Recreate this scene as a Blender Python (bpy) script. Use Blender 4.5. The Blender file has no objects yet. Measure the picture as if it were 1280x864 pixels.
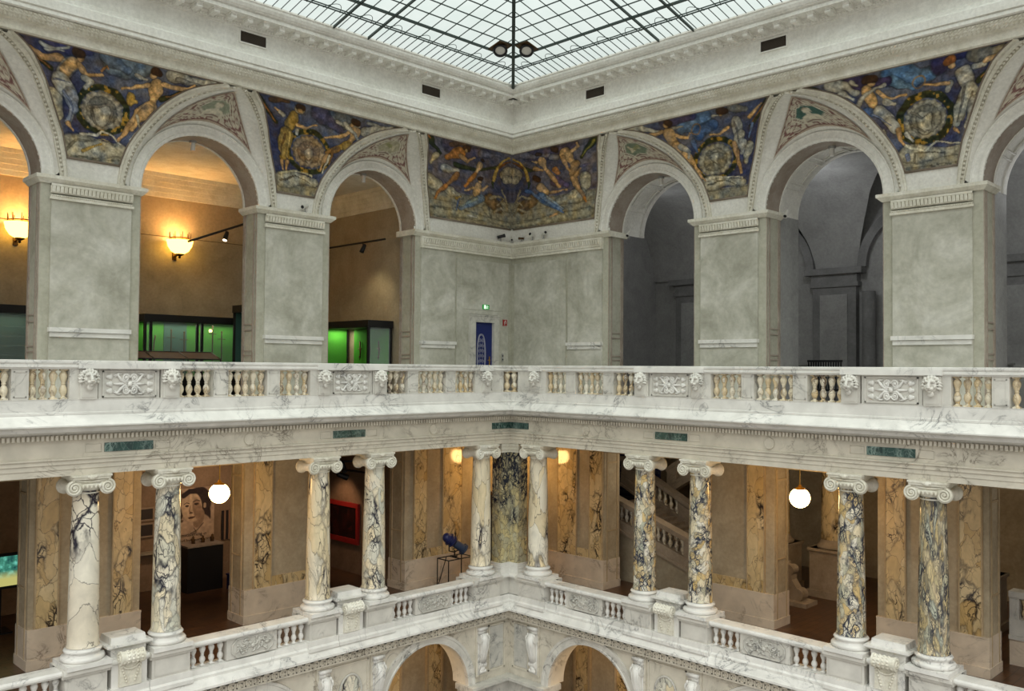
# Atrium of a museum: two arcaded galleries meeting in a corner under a skylight
SKY_E, WORLD_E, GLOBE_E, SCONCE_W, EXPO, SUN_E = .25, .97, 36, 110, 0.0, 1.6
import bpy, bmesh, math, random
import numpy as np
from mathutils import Matrix, Vector
random.seed(7)
PI = math.pi
sc = bpy.context.scene
COL = sc.collection
D, CZ, FPX = 30.0, 1.0, 1120.0

# ------------------------------------------------------------------ camera
def make_camera():
    C = Vector((D*0.70710678, D*0.70710678, CZ))
    fw = Vector((-1, -1, 0)).normalized(); up = Vector((0, 0, 1)); rt = fw.cross(up)
    p, r = math.radians(1.5), math.radians(0.47)
    F = fw*math.cos(p)+up*math.sin(p); U = up*math.cos(p)-fw*math.sin(p)
    R2 = rt*math.cos(r)+U*math.sin(r); U2 = U*math.cos(r)-rt*math.sin(r)
    for _ in range(6):
        d = Vector((0, 0, 1.1))-C
        x = 640+FPX*d.dot(R2)/d.dot(F)
        M = Matrix.Rotation(-(x-638.5)/FPX, 3, 'Z')
        F, R2, U2 = M@F, M@R2, M@U2
    m = Matrix((R2, U2, -F)).transposed().to_4x4(); m.translation = C
    cd = bpy.data.cameras.new('camera'); cd.sensor_width = 36; cd.lens = FPX/1280*36
    cd.clip_end = 300
    o = bpy.data.objects.new('camera', cd); COL.objects.link(o); o.matrix_world = m
    sc.camera = o
make_camera()

# ------------------------------------------------------------------ helpers
def mp(p, side):
    return (p[0], p[1], p[2]) if side == 'L' else (p[1], p[0], p[2])

class MB:
    """collects shapes in (u along the wall, g out from the wall, z) and links them as one mesh"""
    def __init__(s): s.v, s.f, s.s = [], [], []
    def add(s, vs, fs, smooth=False):
        n = len(s.v); s.v += [tuple(v) for v in vs]
        for f in fs: s.f.append(tuple(i+n for i in f)); s.s.append(smooth)
        return s
    def box(s, u0, u1, g0, g1, z0, z1):
        vs = [(x, y, z) for z in (z0, z1) for y in (g0, g1) for x in (u0, u1)]
        return s.add(vs, [(0, 2, 3, 1), (4, 5, 7, 6), (0, 1, 5, 4), (1, 3, 7, 5), (3, 2, 6, 7), (2, 0, 4, 6)])
    def taper(s, a, b, z0, z1):
        """frustum: a,b = (u0,u1,g0,g1) at z0 and z1"""
        vs = [(x, y, z0) for y in a[2:] for x in a[:2]]+[(x, y, z1) for y in b[2:] for x in b[:2]]
        return s.add(vs, [(0, 2, 3, 1), (4, 5, 7, 6), (0, 1, 5, 4), (1, 3, 7, 5), (3, 2, 6, 7), (2, 0, 4, 6)])
    def lathe(s, c, prof, n=24, smooth=True, a0=0, a1=2*PI):
        full = abs(a1-a0-2*PI) < 1e-6; m = n if full else n+1
        vs = [(c[0]+r*math.cos(a0+(a1-a0)*k/n), c[1]+r*math.sin(a0+(a1-a0)*k/n), c[2]+z) for r, z in prof for k in range(m)]
        fs = []
        for i in range(len(prof)-1):
            for k in range(n):
                a, b = i*m+k, i*m+(k+1) % m
                fs.append((a, b, b+m, a+m))
        return s.add(vs, fs, smooth)
    def cyl(s, p, q, r, n=16, r2=None, cap=True, smooth=True):
        p, q = Vector(p), Vector(q); r2 = r if r2 is None else r2
        d = (q-p).normalized(); a = d.orthogonal().normalized(); b = d.cross(a)
        vs = [];
        for P, R in ((p, r), (q, r2)):
            vs += [P+R*(math.cos(2*PI*k/n)*a+math.sin(2*PI*k/n)*b) for k in range(n)]
        fs = [(k, (k+1) % n, n+(k+1) % n, n+k) for k in range(n)]
        s.add(vs, fs, smooth)
        if cap: s.add(vs, [tuple(range(n-1, -1, -1)), tuple(range(n, 2*n))])
        return s
    def tube(s, pts, r, n=6, closed=False):
        P = [Vector(p) for p in pts]; L = len(P); vs = []
        R = r if isinstance(r, (list, tuple)) else [r]*L
        prev = None
        for i in range(L):
            if closed: t = P[(i+1) % L]-P[i-1]
            else: t = P[min(i+1, L-1)]-P[max(i-1, 0)]
            t = t.normalized()
            a = t.orthogonal().normalized() if prev is None else (prev-t*prev.dot(t)).normalized()
            prev = a; b = t.cross(a)
            vs += [P[i]+R[i]*(math.cos(2*PI*k/n)*a+math.sin(2*PI*k/n)*b) for k in range(n)]
        fs = []
        for i in range(L if closed else L-1):
            j = (i+1) % L
            fs += [(i*n+k, i*n+(k+1) % n, j*n+(k+1) % n, j*n+k) for k in range(n)]
        if not closed: fs += [tuple(range(n-1, -1, -1)), tuple((L-1)*n+k for k in range(n))]
        return s.add(vs, fs, True)
    def ball(s, c, r, nu=10, nv=7):
        r = (r, r, r) if not isinstance(r, (list, tuple)) else r
        vs = [(c[0], c[1], c[2]-r[2])]
        for i in range(1, nv):
            t = -PI/2+PI*i/nv
            vs += [(c[0]+r[0]*math.cos(t)*math.cos(2*PI*k/nu), c[1]+r[1]*math.cos(t)*math.sin(2*PI*k/nu), c[2]+r[2]*math.sin(t)) for k in range(nu)]
        vs.append((c[0], c[1], c[2]+r[2])); T = len(vs)-1
        fs = [(0, 1+(k+1) % nu, 1+k) for k in range(nu)]
        for i in range(nv-2):
            fs += [(1+i*nu+k, 1+i*nu+(k+1) % nu, 1+(i+1)*nu+(k+1) % nu, 1+(i+1)*nu+k) for k in range(nu)]
        fs += [(T, 1+(nv-2)*nu+k, 1+(nv-2)*nu+(k+1) % nu) for k in range(nu)]
        return s.add(vs, fs, True)
    def grid(s, nu, nv, fn, smooth=True):
        vs = [fn(i/nu, j/nv) for j in range(nv+1) for i in range(nu+1)]
        w = nu+1
        return s.add(vs, [(j*w+i, j*w+i+1, (j+1)*w+i+1, (j+1)*w+i) for j in range(nv) for i in range(nu)], smooth)
    def prism(s, poly, ax, a, b):
        """poly 2-D extruded along axis ax (0 u, 1 g, 2 z) from a to b"""
        def P(q, h):
            r = list(q); r.insert(ax, h); return tuple(r)
        n = len(poly); vs = [P(q, a) for q in poly]+[P(q, b) for q in poly]
        return s.add(vs, [tuple(range(n)), tuple(range(2*n-1, n-1, -1))]+[(i, i+n, (i+1) % n+n, (i+1) % n) for i in range(n)])
    def run(s, prof, u1, smooth=False, u0=None, caps=True):
        """profile (g, z) run along the wall from the mitred corner (u = g) to u1"""
        n = len(prof); vs = [((g if u0 is None else u0), g, z) for g, z in prof]+[(u1, g, z) for g, z in prof]
        s.add(vs, [(i, i+1, n+i+1, n+i) for i in range(n-1)], smooth)
        if caps: s.add(vs, [tuple(range(n)), tuple(range(2*n-1, n-1, -1))])
        return s
    def build(s, name, mat, parent=None, side='L', base=(0, 0, 0), kind=None, recalc=True, col=None):
        me = bpy.data.meshes.new(name)
        vs = [mp((v[0]-base[0], v[1]-base[1], v[2]-base[2]), side) for v in s.v]
        fs = s.f if side == 'L' else [f[::-1] for f in s.f]
        me.from_pydata(vs, [], fs); me.polygons.foreach_set('use_smooth', s.s)
        if recalc:
            bm = bmesh.new(); bm.from_mesh(me); bmesh.ops.recalc_face_normals(bm, faces=bm.faces); bm.to_mesh(me); bm.free()
        if col is not None:
            a = me.color_attributes.new('Col', 'FLOAT_COLOR', 'POINT'); a.data.foreach_set('color', np.asarray(col, np.float32).ravel())
        me.materials.append(mat); me.update()
        o = bpy.data.objects.new(name, me); COL.objects.link(o)
        if parent is not None: o.parent = parent
        if kind: o['kind'] = kind
        return o

def tag(o, label, cat, group=None):
    o['label'] = label; o['category'] = cat
    if group: o['group'] = group
    return o
def thing(name, label, cat, base, side='L', group=None):
    o = bpy.data.objects.new(name, None); COL.objects.link(o); o.empty_display_size = .2
    o.location = mp(base, side); return tag(o, label, cat, group)
def inst(o, parent, p, side, rz=0):
    c = o.copy(); COL.objects.link(c); c.parent = parent; c.location = mp(p, side); c.rotation_euler = (0, 0, rz); return c
def struct(name, mb, mat, side='L', parent=None): return mb.build(name, mat, parent, side, kind='structure' if parent is None else None)
SN = {'L': 'left', 'R': 'right'}
TRIM = [0]
def trim(mb, mat, side): TRIM[0] += 1; return mb.build('trim_%d' % TRIM[0], mat, None, side, kind='structure')

# ------------------------------------------------------------------ materials
def lin(c):
    return tuple(((v/255)/12.92 if v/255 <= .04045 else ((v/255+.055)/1.055)**2.4) for v in c)
def L4(c): return lin(c)+(1,)
def newmat(name, rough=.6, spec=.4):
    m = bpy.data.materials.new(name); m.use_nodes = True
    nt = m.node_tree; b = nt.nodes['Principled BSDF']
    b.inputs['Roughness'].default_value = rough; b.inputs['Specular IOR Level'].default_value = spec
    return m, nt, b
def N(nt, t, **kw):
    n = nt.nodes.new(t)
    for k, v in kw.items():
        if k in n.inputs.keys(): n.inputs[k].default_value = v
        else: setattr(n, k, v)
    return n
def pos(nt, scale=(1, 1, 1), loc=(0, 0, 0)):
    g = N(nt, 'ShaderNodeNewGeometry'); m = N(nt, 'ShaderNodeMapping'); m.inputs['Scale'].default_value = scale; m.inputs['Location'].default_value = loc
    nt.links.new(g.outputs['Position'], m.inputs['Vector']); return m.outputs['Vector']
def ramp(nt, fac, stops, interp='LINEAR'):
    r = N(nt, 'ShaderNodeValToRGB'); e = r.color_ramp.elements; r.color_ramp.interpolation = interp
    while len(e) < len(stops): e.new(.5)
    for i, (p, c) in enumerate(stops): e[i].position = p; e[i].color = c if len(c) == 4 else c+(1,)
    nt.links.new(fac, r.inputs['Fac']); return r.outputs['Color']
def mixc(nt, fac, a, b, blend='MIX'):
    m = N(nt, 'ShaderNodeMix', data_type='RGBA', blend_type=blend)
    for s, v in ((0, fac), (6, a), (7, b)):
        if isinstance(v, bpy.types.NodeSocket): nt.links.new(v, m.inputs[s])
        else: m.inputs[s].default_value = v
    return m.outputs[2]
def noise(nt, vec, scale, detail=4, rough=.55, dist=0):
    n = N(nt, 'ShaderNodeTexNoise'); n.inputs['Scale'].default_value = scale; n.inputs['Detail'].default_value = detail
    n.inputs['Roughness'].default_value = rough; n.inputs['Distortion'].default_value = dist
    nt.links.new(vec, n.inputs['Vector']); return n.outputs['Fac']
def bump(nt, b, h, s, d=.02):
    n = N(nt, 'ShaderNodeBump'); n.inputs['Strength'].default_value = s; n.inputs['Distance'].default_value = d
    nt.links.new(h, n.inputs['Height']); nt.links.new(n.outputs['Normal'], b.inputs['Normal'])
def plain(name, c, rough=.6, spec=.4, metal=0, var=.06, scale=3.):
    m, nt, b = newmat(name, rough, spec); b.inputs['Metallic'].default_value = metal
    f = noise(nt, pos(nt), scale)
    a = tuple(min(1, x*(1+var)) for x in lin(c)); d = tuple(x*(1-var) for x in lin(c))
    nt.links.new(ramp(nt, f, [(.3, d), (.7, a)]), b.inputs['Base Color']); return m
def stucco(name, c1, c2, c3, scale=1.1, bmp=.15, rough=.85):
    m, nt, b = newmat(name, rough, .2); p = pos(nt)
    f = noise(nt, p, scale, 6, .62, .6); g = noise(nt, p, scale*9, 3)
    base = ramp(nt, f, [(.32, lin(c1)), (.5, lin(c2)), (.68, lin(c3))])
    fine = ramp(nt, g, [(.3, (.9, .9, .9)), (.7, (1.08, 1.08, 1.08))])
    nt.links.new(mixc(nt, 1., base, fine, 'MULTIPLY'), b.inputs['Base Color'])
    bump(nt, b, g, bmp); return m
def marble(name, base, vein, scale=1.3, width=.018, amt=.8, rough=.35, seed=0., stretch=(1, 1, 1), tint=None):
    """white marble: a cloudy ground with thin drifting veins and slab-to-slab tone"""
    m, nt, b = newmat(name, rough, .4); p = pos(nt, stretch, (seed, seed*1.7, seed*.6))
    a = noise(nt, p, scale, 5, .6, 1.6)
    mm = N(nt, 'ShaderNodeMath', operation='SUBTRACT'); nt.links.new(a, mm.inputs[0]); mm.inputs[1].default_value = .5
    ab = N(nt, 'ShaderNodeMath', operation='ABSOLUTE'); nt.links.new(mm.outputs[0], ab.inputs[0])
    w = ramp(nt, ab.outputs[0], [(0, (1, 1, 1)), (width, (.25, .25, .25)), (width*4, (0, 0, 0))])
    gate = ramp(nt, noise(nt, p, scale*.9, 3), [(.45, (0, 0, 0)), (.65, (amt, amt, amt))])
    fac = mixc(nt, 1., w, gate, 'MULTIPLY')
    cloud = noise(nt, p, scale*1.9, 5)
    t = tint or tuple(int(x*.9) for x in base)
    ground = ramp(nt, cloud, [(.3, lin(t)), (.7, lin(base))])
    vo = N(nt, 'ShaderNodeTexVoronoi', feature='F1'); vo.inputs['Scale'].default_value = .9; nt.links.new(p, vo.inputs['Vector'])
    nt.links.new(mixc(nt, fac, ground, L4(vein)), b.inputs['Base Color']); return m
def breccia(name, grounds, vein, scale=3., lo=.02, hi=.12, gate=(.4, .62), seed=0., stretch=(1, 1, .55), rough=.22, warp=.35, rise=None):
    """breccia marble: cream and yellow fragments in a dark, uneven net of veins"""
    m, nt, b = newmat(name, rough, .45); p = pos(nt, stretch, (seed, seed*2.3, seed*1.1))
    nz = N(nt, 'ShaderNodeTexNoise'); nz.inputs['Scale'].default_value = 1.7; nz.inputs['Detail'].default_value = 5; nt.links.new(p, nz.inputs['Vector'])
    sc_ = N(nt, 'ShaderNodeVectorMath', operation='SCALE'); sc_.inputs['Scale'].default_value = warp*2; nt.links.new(nz.outputs['Color'], sc_.inputs[0])
    ad = N(nt, 'ShaderNodeVectorMath', operation='ADD'); nt.links.new(p, ad.inputs[0]); nt.links.new(sc_.outputs[0], ad.inputs[1])
    v = ad.outputs[0]
    def vor(s, feat):
        q = N(nt, 'ShaderNodeTexVoronoi', feature=feat); q.inputs['Scale'].default_value = s; nt.links.new(v, q.inputs['Vector']); return q
    e1 = vor(scale, 'DISTANCE_TO_EDGE').outputs['Distance']; e2 = vor(scale*2.7, 'DISTANCE_TO_EDGE').outputs['Distance']
    cell = vor(scale, 'F1').outputs['Color']; sp = N(nt, 'ShaderNodeSeparateColor'); nt.links.new(cell, sp.inputs[0])
    n = len(grounds); ground = ramp(nt, sp.outputs[0], [(i/(n-1), lin(c)) for i, c in enumerate(grounds)])
    cl = noise(nt, v, scale*2, 4); ground = mixc(nt, 1., ground, ramp(nt, cl, [(.3, (.82, .82, .82)), (.7, (1.08, 1.08, 1.06))]), 'MULTIPLY')
    dens = noise(nt, p, scale*.45, 3, .6)
    if rise:
        sx = N(nt, 'ShaderNodeSeparateXYZ'); nt.links.new(pos(nt), sx.inputs[0]); ma = N(nt, 'ShaderNodeMath', operation='MULTIPLY_ADD'); nt.links.new(sx.outputs['Z'], ma.inputs[0])
        ma.inputs[1].default_value = rise[1]; ma.inputs[2].default_value = -rise[0]*rise[1]; md = N(nt, 'ShaderNodeMath', operation='ADD'); nt.links.new(dens, md.inputs[0]); nt.links.new(ma.outputs[0], md.inputs[1]); dens = md.outputs[0]
    g1 = ramp(nt, dens, [(gate[0], (0, 0, 0)), (gate[1], (1, 1, 1))])
    w1 = ramp(nt, e1, [(lo, (1, 1, 1)), (hi, (0, 0, 0))]); w2 = ramp(nt, e2, [(lo*.8, (1, 1, 1)), (hi*.7, (0, 0, 0))])
    w2 = mixc(nt, 1., w2, g1, 'MULTIPLY')
    thin = ramp(nt, e1, [(0, (.75, .75, .75)), (lo*1.1, (0, 0, 0))])
    f = mixc(nt, 1., mixc(nt, 1., w1, g1, 'MULTIPLY'), w2, 'LIGHTEN'); f = mixc(nt, 1., f, thin, 'LIGHTEN')
    nt.links.new(mixc(nt, f, ground, L4(vein)), b.inputs['Base Color']); return m
def emit(name, c, s):
    m, nt, b = newmat(name); b.inputs['Base Color'].default_value = L4(c)
    b.inputs['Emission Color'].default_value = L4(c); b.inputs['Emission Strength'].default_value = s; return m
def glass(name, c=(220, 235, 230), alpha=.12, rough=.05):
    m, nt, b = newmat(name, rough, .5); b.inputs['Base Color'].default_value = L4(c); b.inputs['Alpha'].default_value = alpha; return m
def painted(name, rough=.7):
    m, nt, b = newmat(name, rough, .2); a = N(nt, 'ShaderNodeVertexColor'); a.layer_name = 'Col'
    f = noise(nt, pos(nt), 40, 2)
    nt.links.new(mixc(nt, 1., a.outputs['Color'], ramp(nt, f, [(.3, (.88, .88, .88)), (.7, (1.08, 1.08, 1.08))]), 'MULTIPLY'), b.inputs['Base Color']); return m

M = {}
M['stucco'] = stucco('grey_green_stucco', (158, 156, 142), (182, 180, 167), (204, 202, 192), .9)
M['stucco_strip'] = stucco('grey_stucco_strip', (162, 160, 144), (174, 172, 156), (184, 182, 167))
M['plaster'] = stucco('white_plaster', (222, 220, 211), (230, 228, 220), (236, 235, 228), 1.6, .08)
M['cream'] = stucco('cream_plaster', (204, 199, 182), (218, 214, 199), (229, 226, 214), 2.2, .1)
M['soffit'] = stucco('greyish_pink_stone', (146, 132, 120), (160, 148, 136), (170, 160, 148), 1.5, .05)
M['marble'] = marble('white_grey_marble', (216, 213, 204), (96, 94, 90), 1.3, .02, .95)
M['marble_rail'] = marble('white_marble_light', (230, 228, 222), (112, 112, 112), 1.3, .016, .9)
M['marble_frieze'] = marble('beige_white_marble', (216, 209, 193), (112, 102, 88), 1.4, .016, .9)
M['marble_grey'] = marble('grey_veined_marble', (202, 199, 190), (96, 96, 96), 2.2, .03, .9)
M['marble_dado'] = marble('pinkish_grey_marble', (220, 204, 182), (112, 98, 86), 1.2, .02, .8, .25)
M['green_marble'] = breccia('dark_green_marble', [(30, 56, 52), (52, 84, 78), (40, 64, 62)], (136, 158, 150), 9, .02, .14, (.4, .66), 3.)
CREAM, YEL, WHT, GRN = (222, 208, 176), (206, 176, 116), (226, 220, 204), (176, 178, 160)
INK = (38, 34, 46)
M['br0'] = breccia('breccia_sparse', [WHT, (222, 214, 196), (216, 206, 186), CREAM], INK, 1.6, .014, .09, (.5, .62), 1.0, (1, 1, .7), rise=(-2.9, .07))
M['br1'] = breccia('breccia_streaked', [CREAM, WHT, (214, 196, 158), CREAM], INK, 2.8, .02, .11, (.44, .64), 5.3, (1.2, 1.2, .45))
M['br2'] = breccia('breccia_fine', [WHT, CREAM, (196, 196, 182), WHT], (44, 44, 54), 4.2, .02, .11, (.42, .62), 9.1, (1.1, 1.1, .5))
M['br3'] = breccia('breccia_dense_yellow', [CREAM, YEL, GRN, CREAM, WHT], (46, 50, 64), 8.5, .045, .17, (.36, .56), 12.7, (1, 1, .6))
M['br4'] = breccia('breccia_dense_streaked', [CREAM, (196, 174, 124), GRN, (210, 190, 150)], (62, 62, 66), 10., .06, .2, (.25, .55), 21.4, (1.2, 1.2, .33))
M['br5'] = breccia('breccia_dark', [(196, 184, 142), (206, 190, 140), (186, 182, 156), (176, 164, 128)], (36, 40, 54), 6.5, .05, .22, (.36, .6), 31.2, (1, 1, .7), rise=(-2.9, .13))
M['br_wall'] = breccia('breccia_pilaster', [(206, 180, 132), (216, 196, 154), (196, 166, 112)], (48, 40, 38), 3.2, .018, .12, (.48, .6), 41.0, (1, 1, .6), .1)
M['br_bal'] = breccia('breccia_baluster', [CREAM, WHT, (214, 190, 146), WHT], (84, 62, 50), 4.5, .014, .11, (.44, .7), 51.0)
M['brown'] = stucco('brown_stucco', (158, 144, 119), (170, 156, 131), (182, 168, 142), 1.3, .1)
M['brown_strip'] = stucco('ochre_stucco_strip', (166, 146, 114), (176, 156, 124), (186, 166, 134), 1.2, .05)
M['dark_stone'] = stucco('dark_taupe_stone', (120, 108, 94), (134, 122, 108), (146, 134, 120), 1.3, .05)  # dark taupe tone with random mottling
M['beige_wall'] = stucco('beige_room_wall', (152, 139, 116), (162, 148, 124), (170, 156, 132), 1.5, .05)
M['grey_room'] = stucco('grey_room_plaster', (150, 150, 148), (160, 160, 158), (168, 168, 166), 1.5, .05)
M['floor_wood'] = None
def parquet():
    m, nt, b = newmat('dark_parquet', .3, .5); p = pos(nt, (1, 1, 1))
    w = N(nt, 'ShaderNodeTexBrick'); w.inputs['Scale'].default_value = 1.2; w.inputs['Color1'].default_value = L4((96, 66, 42)); w.inputs['Color2'].default_value = L4((78, 52, 36)); w.inputs['Mortar'].default_value = L4((44, 30, 22)); w.inputs['Mortar Size'].default_value = .012
    nt.links.new(p, w.inputs['Vector']); nt.links.new(mixc(nt, 1., w.outputs['Color'], ramp(nt, noise(nt, p, 3), [(.3, (.75, .75, .75)), (.7, (1.15, 1.15, 1.15))]), 'MULTIPLY'), b.inputs['Base Color']); return m
M['floor_wood'] = parquet()
M['black'] = plain('black_metal', (22, 22, 24), .45, .4)
M['dark_iron'] = plain('dark_green_iron', (46, 58, 54), .5)
M['bronze'] = plain('dark_bronze', (84, 62, 36), .4, .5, .7)
M['brass'] = plain('brass', (190, 150, 70), .3, .5, 1.)
M['blue'] = plain('dark_blue_paint', (24, 30, 78), .5)
M['blue_lamp'] = plain('blue_grey_lamp_housing', (52, 66, 92), .4)
M['white_fit'] = plain('white_fitting', (214, 212, 204), .5)
M['grey_fit'] = plain('grey_fitting', (150, 150, 146), .5)
M['red'] = plain('red_frame', (150, 34, 30), .5)
M['painted'] = painted('painted_mural')
M['poster'] = painted('printed_paper', .8)
M['glass'] = glass('clear_glass')
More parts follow.
